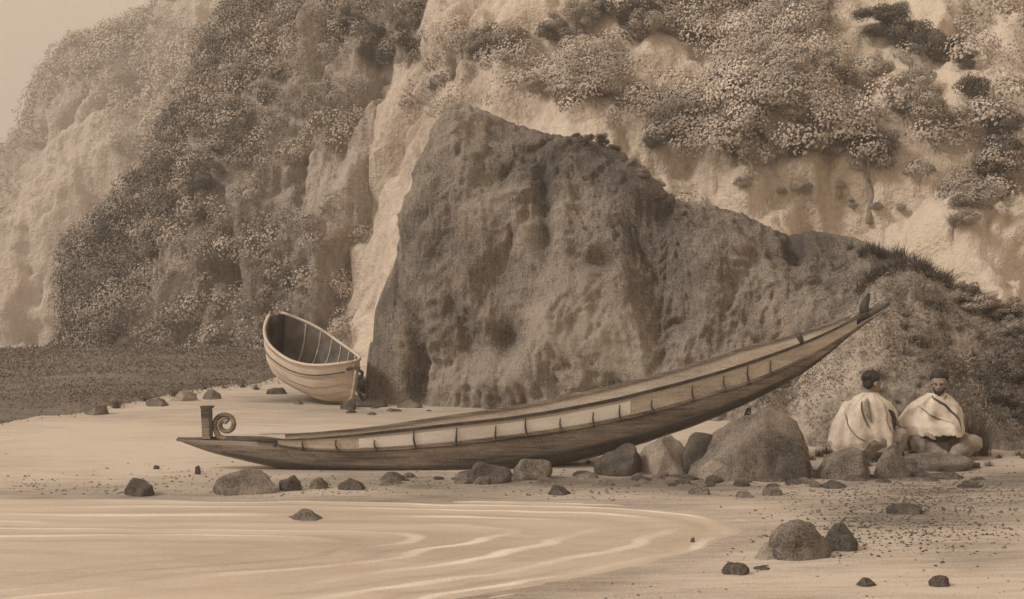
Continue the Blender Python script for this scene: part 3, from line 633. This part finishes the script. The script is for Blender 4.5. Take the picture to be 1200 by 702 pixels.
def strip(Sf, path, w, mt, parent, name, out=.012):
    """raised band running over the cloak along (theta, t) points"""
    P_ = np.array(path, float); k = np.linspace(0, len(P_)-1, 40); th = np.interp(k, range(len(P_)), P_[:, 0]); t = np.interp(k, range(len(P_)), P_[:, 1])
    pts = Sf(th, t); cen = np.array([pts[:, 0].mean(), .1, pts[:, 2].mean()]); d = pts-cen; d[:, 2] = 0; d /= np.linalg.norm(d, axis=1, keepdims=True)
    pts = pts+d*out*.5; ww = w*np.clip(np.sin(np.linspace(.25, math.pi-.15, 40))*1.3, .3, 1)
    V, f = tube([tuple(q) for q in pts], list(ww), 7); return mesh_obj(name, V, f, mt, parent)

random.seed(7)
# person facing the viewer, head bent to the left
Yp = 12.55; g0 = P(1098, 545, Yp)
body = []
hp, T, Rm = head((-.0, -.06, .945), R(-24), R(16))
body += [((-.08, .08, .24), .13, (.08, .08, .24), .13), ((0, .08, .25), .14, (0, .06, .50), .135), ((0, .06, .50), .135, (0, .03, .66), .12), ((-.15, .03, .70), .06, (.15, .03, .70), .06),
         ((0, .02, .70), .07, (0, -.03, .86), .052)]
body += hp
for s in (-1, 1):
    body += [((s*.10, .06, .22), .085, (s*.30, -.24, .26), .062), ((s*.30, -.24, .26), .058, (s*.05, -.34, .09), .040), ((s*.05, -.34, .08), .035, (-s*.06, -.40, .06), .028)]
body += [((-.17, .02, .69), .052, (-.37, -.04, .47), .040), ((-.37, -.04, .47), .038, (-.24, -.26, .38), .027)]
body += hand((-.24, -.26, .38), (.4, -.9, -.15), (0, .1, 1), -1, .55)
body += [((.17, .02, .69), .052, (.25, -.03, .45), .040), ((.25, -.03, .45), .038, (.14, -.26, .40), .027)]
body += hand((.14, -.26, .40), (-.3, -.9, -.1), (0, .1, 1), 1, .55)
pr = capsules(body, 'person', M['skin'], .0085, tuple(g0), 0)
tag(pr, 'bearded person facing the viewer, wrapped in a pale cloak with a dark diagonal border', 'person', 'people seated beside the canoe')
rg = [(.36, .42, .29, .36, .18, -.02, .02), (.46, .44, .29, .33, .18, -.02, .02), (.54, .40, .285, .23, .17, -.02, .02), (.62, .335, .275, .20, .17, -.01, .02), (.70, .27, .245, .16, .14, -.005, .02), (.765, .185, .185, .12, .11, 0, .01), (.825, .10, .10, .09, .08, 0, -.01)]
SR = cloak_surface(rg, .012, 1.3); cl = cloak(SR, M['cloak'], pr)
strip(SR, [(R(232), .93), (R(262), .78), (R(285), .55), (R(305), .30), (R(322), .02)], .014, M['dark'], cl, 'border')
strip(SR, [(R(215), .62), (R(240), .52), (R(262), .40), (R(285), .22)], .007, M['wrap'], cl, 'fold_cord')
strip(SR, [(R(300), .95), (R(275), .80)], .007, M['wrap'], cl, 'fold_cord')
wr = [((-.10, .06, .23), .14, (-.31, -.22, .27), .095), ((-.31, -.22, .27), .09, (-.06, -.34, .14), .07), ((.10, .06, .23), .14, (.31, -.22, .27), .10), ((.31, -.22, .27), .095, (.06, -.33, .14), .07),
      ((0, .08, .22), .18, (0, .04, .42), .16), ((-.2, -.1, .2), .09, (.2, -.1, .2), .09)]
capsules(wr, 'leg_wrap', M['wrap'], .013, noise_amp=.022, parent=pr, smooth=3)
hr = [(T(0, .03, .07), (.088, .092, .075), Rm)]
hr.append((T(0, .0, .085), (.07, .075, .055), Rm))
for k in range(70):
    a = random.uniform(0, 2*math.pi); e = random.uniform(.12, 1.5); x, y, z = .088*math.cos(a)*math.cos(e), .03+.095*math.sin(a)*math.cos(e), .045+.088*math.sin(e)
    if y < -.045 and z < .085: continue
    hr.append((T(x, y, z), .018, T(x*1.06, y*1.05, z+.006), .014))
for s in (-1, 1): hr.append((T(s*.078, .02, .045), .022, T(s*.076, .035, .0), .018))
capsules(hr, 'hair', M['hair'], .008, parent=pr, smooth=2)
bd = [(T(-.052, -.045, -.06), .016, T(-.03, -.075, -.095), .02), (T(.052, -.045, -.06), .016, T(.03, -.075, -.095), .02), (T(-.03, -.078, -.098), .02, T(.03, -.078, -.098), .02), (T(0, -.08, -.1), .026, T(0, -.08, -.125), .02),
      (T(-.022, -.096, -.047), .006, T(.022, -.096, -.047), .006)]
capsules(bd, 'beard', M['hair'], .007, parent=pr, smooth=2)
for s in (-1, 1):
    capsules([(T(s*.030, -.083, .006), (.0135, .009, .0085), Rm)], 'eye', M['hair'], .004, parent=pr, smooth=1)

# person seen from behind on the seat stone, head turned right
Yp2 = 12.35; g1 = P(1013, 552, Yp2)
hp, T, Rm = head((.09, .0, .985), R(112), R(8))
body = [((-.09, .0, .33), .13, (.07, .0, .33), .13), ((0, .0, .34), .145, (.0, .02, .58), .14), ((0, .02, .58), .14, (.02, .03, .74), .125), ((-.15, .03, .77), .06, (.18, .03, .77), .06), ((.03, .03, .77), .07, (.08, .01, .92), .053)]
body += hp
for s, dx in ((-1, 0), (1, .06)):
    body += [((.06, .02+s*.09, .32), .085, (.38, .02+s*.12, .40), .062), ((.38, .02+s*.12, .40), .06, (.31+dx, .0+s*.1, .08), .042), ((.31+dx, .0+s*.1, .05), .034, (.44+dx, -.02+s*.1, .04), .026)]
body += [((.19, .02, .76), .052, (.33, -.06, .55), .041), ((.33, -.06, .55), .039, (.40, .10, .50), .027)] + hand((.40, .10, .50), (.5, .8, -.2), (.3, 0, 1), -1, .6)
body += [((-.16, .04, .76), .052, (-.22, .16, .52), .041), ((-.22, .16, .52), .039, (.02, .28, .48), .027)] + hand((.02, .28, .48), (1, .1, -.1), (0, 0, 1), 1, .6)
pl = capsules(body, 'person', M['skin'], .0085, tuple(g1), 0)
tag(pl, 'person seen from behind in a pale cloak, dark hair knotted, head turned right', 'person', 'people seated beside the canoe')
rg = [(.235, .34, .30, .20, .22, -.01, .0), (.32, .385, .325, .23, .23, .0, .0), (.42, .37, .34, .23, .23, .0, .0), (.54, .34, .35, .21, .24, .0, .01), (.66, .29, .34, .19, .20, .01, .02), (.77, .235, .265, .16, .15, .02, .03), (.84, .14, .15, .105, .11, .045, .025), (.885, .075, .078, .075, .075, .06, .015)]
SL = cloak_surface(rg, .013, 4.1); cl = cloak(SL, M['cloak'], pl)
strip(SL, [(R(262), .80), (R(266), .62), (R(272), .46)], .026, M['wrap'], cl, 'tassel')
strip(SL, [(R(248), .76), (R(256), .58), (R(270), .38)], .009, M['dark'], cl, 'fold_cord')
strip(SL, [(R(208), .58), (R(228), .42), (R(252), .24), (R(266), .16)], .008, M['wrap'], cl, 'fold_cord')
strip(SL, [(R(318), .62), (R(325), .48), (R(322), .34)], .026, M['hair'], cl, 'arm_band')
strip(SL, [(R(300), .70), (R(298), .5), (R(306), .3)], .007, M['wrap'], cl, 'fold_cord')
wr = [((.02, -.07, .31), .15, (.36, -.10, .40), .085), ((.02, .1, .31), .15, (.38, .14, .40), .085), ((.36, -.10, .39), .085, (.28, -.09, .12), .06), ((.38, .14, .39), .085, (.36, .1, .12), .06), ((-.12, 0, .3), .15, (.1, 0, .3), .15)]
capsules(wr, 'leg_wrap', M['wrap'], .013, noise_amp=.022, parent=pl, smooth=3)
hr = [(T(0, .025, .06), (.088, .098, .082), Rm), (T(0, .06, .0), (.07, .06, .07), Rm), (T(.0, .11, .05), (.045, .045, .045), Rm)]
for k in range(30):
    a = random.uniform(0, 2*math.pi); e = random.uniform(.1, 1.4); x, y, z = .09*math.cos(a)*math.cos(e), .03+.095*math.sin(a)*math.cos(e), .05+.085*math.sin(e)
    if y < -.04 and z < .09: continue
    hr.append((T(x, y, z), .017, T(x*1.05, y*1.05, z+.01), .012))
capsules(hr, 'hair', M['hair'], .008, parent=pl, smooth=2)
for s in (-1, 1):
    capsules([(T(s*.030, -.083, .006), (.0135, .009, .0085), Rm)], 'eye', M['hair'], .004, parent=pl, smooth=1)
# driftwood
x0, x1 = P(1076, 560, 11.8), P(1148, 563, 11.7)
pts = [(x0.x-.02, 11.85, gz(x0.x, 11.85)+.05), (x0.x+.2, 11.8, gz(x0.x, 11.8)+.075), (x0.x+.45, 11.75, gz(x0.x, 11.7)+.05), (x1.x, 11.7, gz(x1.x, 11.7)+.02)]
dw = mesh_obj('driftwood', *tube(pts, [.02, .035, .03, .035], 8), M['dark']); tag(dw, 'thin dark driftwood stick lying in front of the person facing the viewer', 'driftwood')

# ------------------------------------------------------------------ vegetation
def project(Pf): return 600+Pf[..., 0]/Pf[..., 1]*F, HZ-(Pf[..., 2]-CH)/Pf[..., 1]*F
class Surf:
    def __init__(s, Pf, n):
        s.P = Pf.reshape(-1, 3); s.n = n.reshape(-1, 3) if n.shape == Pf.shape else n[:, :Pf.shape[1]].reshape(-1, 3)
        s.n = np.where(s.n[:, 1:2] > 0, -s.n, s.n); s.x, s.y = project(s.P)
    def at(s, px, py):
        d = (s.x-px)**2+(s.y-py)**2; i = int(np.argmin(d)); return s.P[i], s.n[i], d[i]**.5
SF, SHl, SSl, SRk, SBk = Surf(PF, nF), Surf(PH, nH), Surf(PS, nS), Surf(PR, nR), Surf(PB, nB)
def leaf_quads(cen, size, nrm=None, r_=rng, aspect=.6):
    """leaf-shaped quads around the given centres; with nrm they lie roughly along the clump's outside"""
    n = len(cen); g = r_.normal(size=(n, 3))
    if nrm is not None:
        m_ = nrm+r_.normal(size=(n, 3))*.13; a = np.cross(m_, g); a /= np.linalg.norm(a, axis=1, keepdims=True)+1e-9; b = np.cross(m_, a); b /= np.linalg.norm(b, axis=1, keepdims=True)+1e-9
    else:
        a = g/np.linalg.norm(g, axis=1, keepdims=True); b = np.cross(a, r_.normal(size=(n, 3))); b /= np.linalg.norm(b, axis=1, keepdims=True)+1e-9
    L = (size*r_.uniform(.6, 1.3, n))[:, None]; W = L*aspect; m = np.cross(a, b)*L*.12
    V = np.stack([cen-a*L*.5, cen+b*W*.5+m, cen+a*L*.5, cen-b*W*.5+m], 1).reshape(-1, 3)
    return V, None
def quad_mesh(name, V, mt, parent=None):
    n = len(V)//4; me = bpy.data.meshes.new(name); me.vertices.add(4*n); me.vertices.foreach_set('co', np.ascontiguousarray(V, dtype=np.float32).reshape(-1))
    me.loops.add(4*n); me.loops.foreach_set('vertex_index', np.arange(4*n, dtype=np.int32)); me.polygons.add(n); me.polygons.foreach_set('loop_start', np.arange(0, 4*n, 4, dtype=np.int32))
    me.update(calc_edges=True); me.validate(); me.materials.append(mt)
    return me
def quad_obj(name, V, mt, parent=None):
    o = bpy.data.objects.new(name, quad_mesh(name, V, mt)); C.objects.link(o)
    if parent: o.parent = parent
    return o
def crown_pts(n, r_, lobes=9, flat=.8):
    """points in the shells of several uneven lobes inside a unit crown"""
    lc = r_.normal(size=(lobes, 3)); lc /= np.linalg.norm(lc, axis=1, keepdims=True); lc *= r_.uniform(.35, .75, (lobes, 1)); lr = r_.uniform(.28, .52, lobes)
    k = r_.integers(0, lobes, n); d = r_.normal(size=(n, 3)); d /= np.linalg.norm(d, axis=1, keepdims=True)
    p = lc[k]+d*(lr[k]*r_.uniform(.75, 1.06, n))[:, None]; p[:, 2] *= flat; return p, d
leaf_me = {}
for nm, mt in (('d', 'leaf_d'), ('m', 'leaf_m'), ('p', 'leaf_p')):
    leaf_me[nm] = []
    for k in range(4):
        r_ = np.random.default_rng(100+k); cp, cd = crown_pts(3200, r_, 11); V, f = leaf_quads(cp, .085, cd, r_, .8)
        leaf_me[nm].append(quad_mesh('bush', V, M[mt]))
def bush(S_, px, py, r_px, kind, label, group, name='bush', lift=.6, sq=1.0):
    p, n_, dd = S_.at(px, py)
    o = bpy.data.objects.new(name, random.choice(leaf_me[kind])); C.objects.link(o); r = r_px/F*p[1]
    o.location = tuple(p+n_*r*lift); o.rotation_euler = (random.uniform(-.3, .3), random.uniform(-.3, .3), random.uniform(0, 6.28))
    k = random.uniform(.85, 1.15); o.scale = (r*k*sq, r*k*sq, r*random.uniform(.75, 1.05)); return tag(o, label, 'bush', group)
def along(pts, n, jit):
    a = np.array(pts, float); d = np.r_[0, np.cumsum(np.hypot(*np.diff(a, axis=0).T))]; t = np.linspace(0, d[-1], n)
    return [(np.interp(q, d, a[:, 0])+random.uniform(-jit, jit), np.interp(q, d, a[:, 1])+random.uniform(-jit, jit)) for q in t]
def belt(S_, pts, n, jit, r0, r1, kinds, label, group):
    k = 1.4 if S_ is SSl else 1.1
    for x, y in along(pts, n, jit): bush(S_, x, y, k*random.uniform(r0, r1), random.choice(kinds), label, group)
belt(SSl, [(770, 172), (800, 150), (830, 128), (862, 104), (890, 92)], 13, 6, 9, 15, 'd', 'dark scrub bush in the diagonal clump on the pale slope above the rock', 'dark clump on the pale slope')
belt(SSl, [(850, 178), (900, 170), (950, 178), (1000, 172), (1035, 180)], 13, 7, 10, 17, 'dmm', 'bush along the lower edge of the hillside scrub belt', 'lower edge of the scrub belt')
belt(SSl, [(870, 140), (930, 128), (1000, 120), (1070, 128), (1110, 150)], 14, 12, 13, 22, 'mmp', 'rounded bush in the middle of the hillside scrub belt', 'middle of the scrub belt')
belt(SSl, [(905, 100), (960, 88), (1030, 95), (1075, 110)], 11, 10, 14, 21, 'mpm', 'rounded bush in the upper row of the hillside scrub belt', 'upper row of the scrub belt')
belt(SSl, [(860, 225), (930, 215), (1000, 232), (1060, 250)], 8, 12, 5, 9, 'pm', 'small low bush on the pale bare ground below the scrub belt', 'small bushes on the bare ground')
belt(SSl, [(1010, 40), (1050, 28), (1090, 60), (1120, 82)], 12, 12, 11, 19, 'd', 'dark bush high on the slope near the top right', 'dark bushes near the top right')
belt(SSl, [(1150, 120), (1165, 165), (1180, 195), (1150, 230), (1125, 260)], 14, 10, 12, 20, 'dm', 'bush in the column of scrub down the right edge of the hillside', 'column of scrub on the right')
belt(SSl, [(575, 68), (630, 40), (700, 30), (760, 20), (860, 30), (950, 20)], 30, 22, 12, 22, 'dmmp', 'bush in the high scrub along the top of the view', 'high scrub along the top')
belt(SSl, [(620, 100), (660, 118), (700, 100), (740, 118)], 9, 10, 9, 15, 'pm', 'pale bush on the slope just above the rock outcrop', 'pale bushes above the outcrop')
belt(SHl, [(95, 300), (112, 280), (150, 258), (178, 235), (202, 205), (210, 165), (228, 138), (245, 110), (258, 78), (270, 48), (288, 18)], 30, 4, 9, 17, 'dmm', 'bush on the skyline edge of the dark left hill', 'skyline bushes of the left hill')
belt(SHl, [(330, 20), (310, 80), (290, 130), (270, 170), (210, 260), (170, 300)], 20, 22, 10, 19, 'dm', 'bush on the flank of the dark left hill', 'flank bushes of the left hill')
belt(SHl, [(420, 30), (450, 70), (480, 60), (500, 20)], 10, 14, 10, 18, 'dd', 'dark bush at the head of the pale gully', 'bushes at the gully head')
belt(SRk, [(668, 170), (690, 165), (706, 168), (722, 180)], 8, 4, 6, 10, 'd', 'small round bush growing on the crest of the rock outcrop', 'bushes on the outcrop crest')
belt(SRk, [(740, 200), (765, 222), (782, 240)], 6, 5, 7, 11, 'dm', 'bush on the shoulder of the rock outcrop', 'bushes on the outcrop shoulder')
belt(SBk, [(1122, 352), (1145, 365), (1165, 372), (1190, 385)], 10, 7, 12, 20, 'dm', 'bush on the top of the bank at the right edge', 'bushes on top of the bank')
belt(SBk, [(1185, 395), (1192, 430), (1175, 460), (1195, 485)], 8, 8, 12, 20, 'dm', 'bush low on the bank at the right edge', 'bushes low on the bank')
# scrub that covers the slopes: small leaf clumps, one mass per slope
def scrub(name, S_, n, per, r0, r1, leaf, dens, mt, seed, label, tvar=.5):
    r_ = np.random.default_rng(seed); w = dens(S_.x, S_.y, S_.P)*S_.P[:, 1]**2; area_ok = (S_.x > -60) & (S_.x < 1260) & (S_.y > -60); w = np.clip(w, 0, None)*area_ok
    i = r_.choice(len(S_.P), n, p=w/w.sum()); c = S_.P[i]+S_.n[i]*.15+r_.normal(size=(n, 3))*.25; rr = r_.uniform(r0, r1, n)
    d = r_.normal(size=(n, per, 3)); d /= np.linalg.norm(d, axis=2, keepdims=True); d[..., 2] = np.abs(d[..., 2])*.9-.15; d = np.where((d*S_.n[i][:, None]).sum(-1, keepdims=True) < -.3, -d, d)
    cc = (c[:, None]+d*(rr[:, None]*r_.uniform(.8, 1.05, (n, per)))[..., None]).reshape(-1, 3)
    V, f = leaf_quads(cc, leaf, (d+np.array([0, 0, .2])).reshape(-1, 3), r_, .8); o = quad_obj(name, V, M[mt])
    attr(o, 'tone', np.repeat(r_.normal(0, .22, n)+tvar*fbm(c, .22, 2), per*4)); return tag(o, label, 'scrub', kind='stuff')
def ell(x, y, L): 
    v = 0
    for cx, cy, rx, ry, a in L: v = v+a*np.exp(-(((x-cx)/rx)**2+((y-cy)/ry)**2)**1.5)
    return v
def dens_h(x, y, P_): return np.clip(.55+1.6*fbm(P_, .25, 3)+ell(x, y, [(260, 120, 90, 110, .6), (150, 290, 60, 40, .5), (430, 40, 80, 60, .5), (470, 250, 45, 150, -2), (370, 300, 60, 90, -.7)]), .0, 2)
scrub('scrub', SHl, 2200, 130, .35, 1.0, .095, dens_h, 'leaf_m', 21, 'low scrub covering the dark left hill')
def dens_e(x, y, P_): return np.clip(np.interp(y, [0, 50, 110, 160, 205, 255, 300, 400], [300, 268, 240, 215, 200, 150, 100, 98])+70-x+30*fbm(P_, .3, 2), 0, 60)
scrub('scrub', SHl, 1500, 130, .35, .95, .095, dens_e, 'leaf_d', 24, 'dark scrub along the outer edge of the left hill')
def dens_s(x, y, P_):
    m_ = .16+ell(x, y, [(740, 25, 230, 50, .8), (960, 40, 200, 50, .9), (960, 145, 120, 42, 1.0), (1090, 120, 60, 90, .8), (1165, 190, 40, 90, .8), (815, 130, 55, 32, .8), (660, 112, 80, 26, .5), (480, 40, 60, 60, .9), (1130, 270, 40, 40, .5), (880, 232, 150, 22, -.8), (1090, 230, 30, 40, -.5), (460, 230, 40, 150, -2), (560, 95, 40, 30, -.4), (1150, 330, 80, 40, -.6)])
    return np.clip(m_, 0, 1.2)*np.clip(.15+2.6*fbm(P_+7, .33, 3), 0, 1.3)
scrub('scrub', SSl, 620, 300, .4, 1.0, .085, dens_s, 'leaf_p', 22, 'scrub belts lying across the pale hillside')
def dens_f(x, y, P_): return np.clip(.1+1.5*fbm(P_, .08, 3)+ell(x, y, [(120, 80, 80, 60, .6), (40, 280, 60, 90, .4)]), 0, 2)
scrub('scrub', SF, 1600, 60, .8, 2.3, .30, dens_f, 'leaf_f', 23, 'pale scrub on the far headland')
# small trees with pale trunks among the scrub on the right
def tree(px, py, hpx, label, seed):
    p, n_, _ = SSl.at(px, py); h = hpx/F*p[1]; r_ = np.random.default_rng(seed); t = empty('small_tree', tuple(p)); tag(t, label, 'tree', 'small trees on the hillside')
    pts = [(0, 0, -.3), (.04*h, 0, .25*h), (-.03*h, .02*h, .5*h), (.03*h, 0, .8*h)]; pr_ = [tube(pts, [.05*h, .04*h, .032*h, .015*h], 6)]
    for a in (.6, 2.5, 4.4): pr_.append(tube([(0, 0, .42*h), (math.cos(a)*.16*h, math.sin(a)*.16*h, .62*h), (math.cos(a)*.26*h, math.sin(a)*.26*h, .75*h)], [.025*h, .018*h, .008*h], 5))
    mesh_obj('trunk', *merge(pr_), M['bark'], t)
    cp, cd = crown_pts(1800, r_, 9, .75); V, f = leaf_quads(cp*.36*h+np.array([0, 0, .75*h]), .04*h, cd, r_, .8); quad_obj('crown', V, M['leaf_m'], t)
tree(1020, 250, 85, 'tallest pale trunked tree in front of the scrub belt on the right slope', 61); tree(985, 225, 62, 'small tree just left of the tallest pale trunked tree', 62)
tree(1165, 232, 70, 'small tree standing at the right edge of the hillside', 63); tree(880, 205, 42, 'little tree at the left end of the scrub belt', 65)

# tufts of hanging grass and flax
def tuft_mesh(seed, nb, L, droop, w, mt):
    r_ = np.random.default_rng(seed); V = []; f = []
    for k in range(nb):
        a = r_.uniform(0, 2*math.pi); l = L*r_.uniform(.55, 1.1); out = r_.uniform(.15, .8)*droop; base = r_.normal(size=2)*.12*L; b0 = len(V); tw = r_.uniform(-.4, .4)
        for j in range(5):
            t = j/4; rr = out*l*t; z = l*(t-.75*out*t*t); ww = w*(1-t)**.7*(.5+.5*min(1, t*4))
            cx, cy = base[0]+math.cos(a)*rr, base[1]+math.sin(a)*rr; V += [(cx-math.sin(a+tw)*ww, cy+math.cos(a+tw)*ww, z), (cx+math.sin(a+tw)*ww, cy-math.cos(a+tw)*ww, z+.002)]
        f += [(b0+2*j, b0+2*j+1, b0+2*j+3, b0+2*j+2) for j in range(4)]
    me = bpy.data.meshes.new('grass_tuft'); me.from_pydata(V, [], f); me.materials.append(M[mt]); return me
tm = [tuft_mesh(300+k, 85, .34, 1.25, .007, 'grass') for k in range(3)]; td = [tuft_mesh(320+k, 80, .34, 1.0, .007, 'leaf_d') for k in range(3)]
def tuft(S_, x, y, sc, label, group, ms, name='grass_tuft', cat='grass tuft'):
    p, n_, _ = S_.at(x, y); o = bpy.data.objects.new(name, random.choice(ms)); C.objects.link(o); o.location = tuple(p-n_*.02); o.scale = (sc, sc, sc*random.uniform(.8, 1.1))
    o.rotation_euler = (random.uniform(-.2, .45), random.uniform(-.2, .3), random.uniform(0, 6)); return tag(o, label, cat, group)
for x, y in along([(1004, 338), (1030, 322), (1060, 315), (1085, 320), (1110, 334)], 20, 5): tuft(SBk, x, y, random.uniform(.7, 1.15), 'dark hanging grass tuft on the bank crest above the canoe stern', 'grass tufts on the bank crest', td)
for x, y in along([(1000, 296), (1040, 302), (1080, 318), (1110, 336)], 14, 4): tuft(SRk, x, y, random.uniform(.7, 1.1), 'grass tuft on the low right end of the rock outcrop', 'grass tufts on the outcrop end', td+tm)
for x, y in [(random.uniform(1010, 1200), random.uniform(350, 500)) for _ in range(46)]: tuft(SBk, x, y, random.uniform(.35, .8), 'dry grass tuft on the face of the bank', 'grass tufts on the bank face', tm if x < 1110 else tm+td)
SGd = Surf(np.stack([Xg, Yg, Zg], -1)[:, (Yv > 6) & (Yv < 40)], np.zeros((nu, int(((Yv > 6) & (Yv < 40)).sum()), 3))+np.array([0, -.001, 1.0]))
for x, y in along([(940, 552), (975, 530), (1010, 540), (1060, 535), (1120, 538), (1165, 536), (1210, 540)], 26, 7): tuft(SGd, x, y, random.uniform(.3, .62), 'grass tuft on the ground around the seated people', 'grass tufts around the seated people', tm+td)
for x, y in along([(690, 545), (750, 548), (860, 552), (950, 556)], 14, 4): tuft(SGd, x, y, random.uniform(.22, .42), 'little grass tuft sprouting between the boulders under the stern', 'grass tufts between the boulders', td)
for x, y in [(418, 462), (430, 458), (440, 464), (424, 452)]: bush(SGd, x, y, random.uniform(9, 14), 'd', 'dark bush between the rowing boat bow and the outcrop foot', 'bushes beside the rowing boat bow')
for x, y in [(300, 456), (282, 452), (262, 455), (240, 458), (205, 466), (170, 470), (135, 476)]: tuft(SGd, x, y, random.uniform(.5, .9), 'dark grass tuft fringing the edge of the low dark shore', 'grass tufts on the dark shore edge', td)
fl = tuft_mesh(400, 130, .62, .75, .012, 'leaf_d'); x_, y_ = P(1142, 520, 12.7).x, 12.7
o = bpy.data.objects.new('flax_plant', fl); C.objects.link(o); o.location = (x_, y_, gz(x_, y_)-.02); tag(o, 'dark spiky plant just right of the person facing the viewer', 'plant')
r_ = np.random.default_rng(55); w = np.clip((SBk.x-930)/250, .12, 1)*(SBk.x < 1230)*np.clip(.5+1.8*fbm(SBk.P, 1.2, 3), .05, 2); i = r_.choice(len(SBk.P), 30000, p=w/w.sum()); c = SBk.P[i]+r_.normal(size=(30000, 3))*.04
V, f = leaf_quads(c+np.array([0, -.012, .02]), .055, None, r_, .22); tag(quad_obj('short_grass', V, M['grass']), 'short dry grass growing over the bank', 'grass', kind='stuff')
# grit and small pebbles on the sand
def grit(n, fn, s0, s1, mt, seed, label):
    r_ = np.random.default_rng(seed); x, y = fn(r_, n); z = ground_z(x, y); ok = shore(x, y) > -.05; x, y, z = x[ok], y[ok], z[ok]; n = len(x)
    b = np.array([(1, 0, 0), (.3, .9, 0), (-.8, .6, 0), (-.9, -.5, 0), (.2, -1, 0), (.1, .1, .7), (0, 0, -.5)]); s = (s0+(s1-s0)*r_.random(n)**3)
    a = r_.uniform(0, 6.28, n); ca, sa = np.cos(a), np.sin(a); bb = b[None]*r_.uniform(.7, 1.3, (n, 7, 1))
    V = np.stack([(bb[..., 0]*ca[:, None]-bb[..., 1]*sa[:, None])*s[:, None]+x[:, None], (bb[..., 0]*sa[:, None]+bb[..., 1]*ca[:, None])*s[:, None]*.8+y[:, None], bb[..., 2]*s[:, None]+z[:, None]], -1).reshape(-1, 3)
    f = []
    for k in range(n):
        for j in range(5): f += [(7*k+j, 7*k+(j+1) % 5, 7*k+5), (7*k+(j+1) % 5, 7*k+j, 7*k+6)]
    return tag(mesh_obj('gravel', V, f, M[mt], smooth=False), label, 'gravel', kind='stuff')
def line_band(r_, n):
    px = r_.uniform(-50, 1250, n); py = 572+r_.normal(size=n)*9+6*np.sin(px*.02)+np.clip(px-800, 0, 400)*.05; Y = CH*F/(py-HZ); return (px-600)/F*Y, Y
def right_patch(r_, n):
    px = np.r_[r_.normal(1080, 75, n//2), r_.normal(1040, 90, n-n//2)]; py = np.r_[r_.normal(588, 14, n//2), r_.normal(625, 16, n-n//2)]; py = np.clip(py, 550, 700); Y = CH*F/(py-HZ); return (px-600)/F*Y, Y
def all_over(r_, n):
    px = r_.uniform(-50, 1250, n); py = HZ+300*r_.uniform(.28, 1.05, n); Y = CH*F/(py-HZ); return (px-600)/F*Y, Y
grit(2600, line_band, .004, .022, 'stone_m', 71, 'fine gravel strewn along the foot of the canoe')
grit(5000, right_patch, .003, .018, 'stone_d', 72, 'dark gravel spread over the near shore on the right')
grit(1600, all_over, .003, .014, 'stone_m', 73, 'scattered grit on the open sand')

r_ = np.random.default_rng(56); sh = np.array([v.co[:] for v in bpy.data.objects['shore_turf'].data.vertices]); sx, sy = project(sh)
w = np.clip(.6+1.6*fbm(sh, .8, 3), .05, 2)*(sx > -60)*(sh[:, 1]**1.2); i = r_.choice(len(sh), 40000, p=w/w.sum()); k = .012*sh[i][:, 1:2]
c = sh[i]+r_.normal(size=(40000, 3))*np.concatenate([k*1.2, k*2, k*.12], 1)+np.array([0, 0, .03]); V, f = leaf_quads(c, .0020*sh[i][:, 1]+.01, None, r_, .5)
tag(quad_obj('turf_grass', V, M['grass']), 'dark rough grass covering the low shore below the left hills', 'grass', kind='stuff')

# ------------------------------------------------------------------ haze
HD = .0033
bm = bmesh.new(); bmesh.ops.create_cube(bm, size=1)
for v in bm.verts: v.co = Vector((v.co.x*360, v.co.y*260+118, -3 if v.co.z < 0 else 62))
me = bpy.data.meshes.new('haze'); bm.to_mesh(me); bm.free(); hz = bpy.data.objects.new('haze', me); C.objects.link(hz)
hm = bpy.data.materials.new('haze'); hm.use_nodes = True; t = hm.node_tree; t.nodes.remove(t.nodes['Principled BSDF'])
pv = t.nodes.new('ShaderNodeVolumePrincipled'); pv.inputs['Color'].default_value = (.93, .86, .775, 1); pv.inputs['Density'].default_value = HD; pv.inputs['Anisotropy'].default_value = .1
t.links.new(pv.outputs[0], t.nodes['Material Output'].inputs['Volume']); me.materials.append(hm); tag(hz, 'thin warm haze in the air', 'haze', kind='stuff')
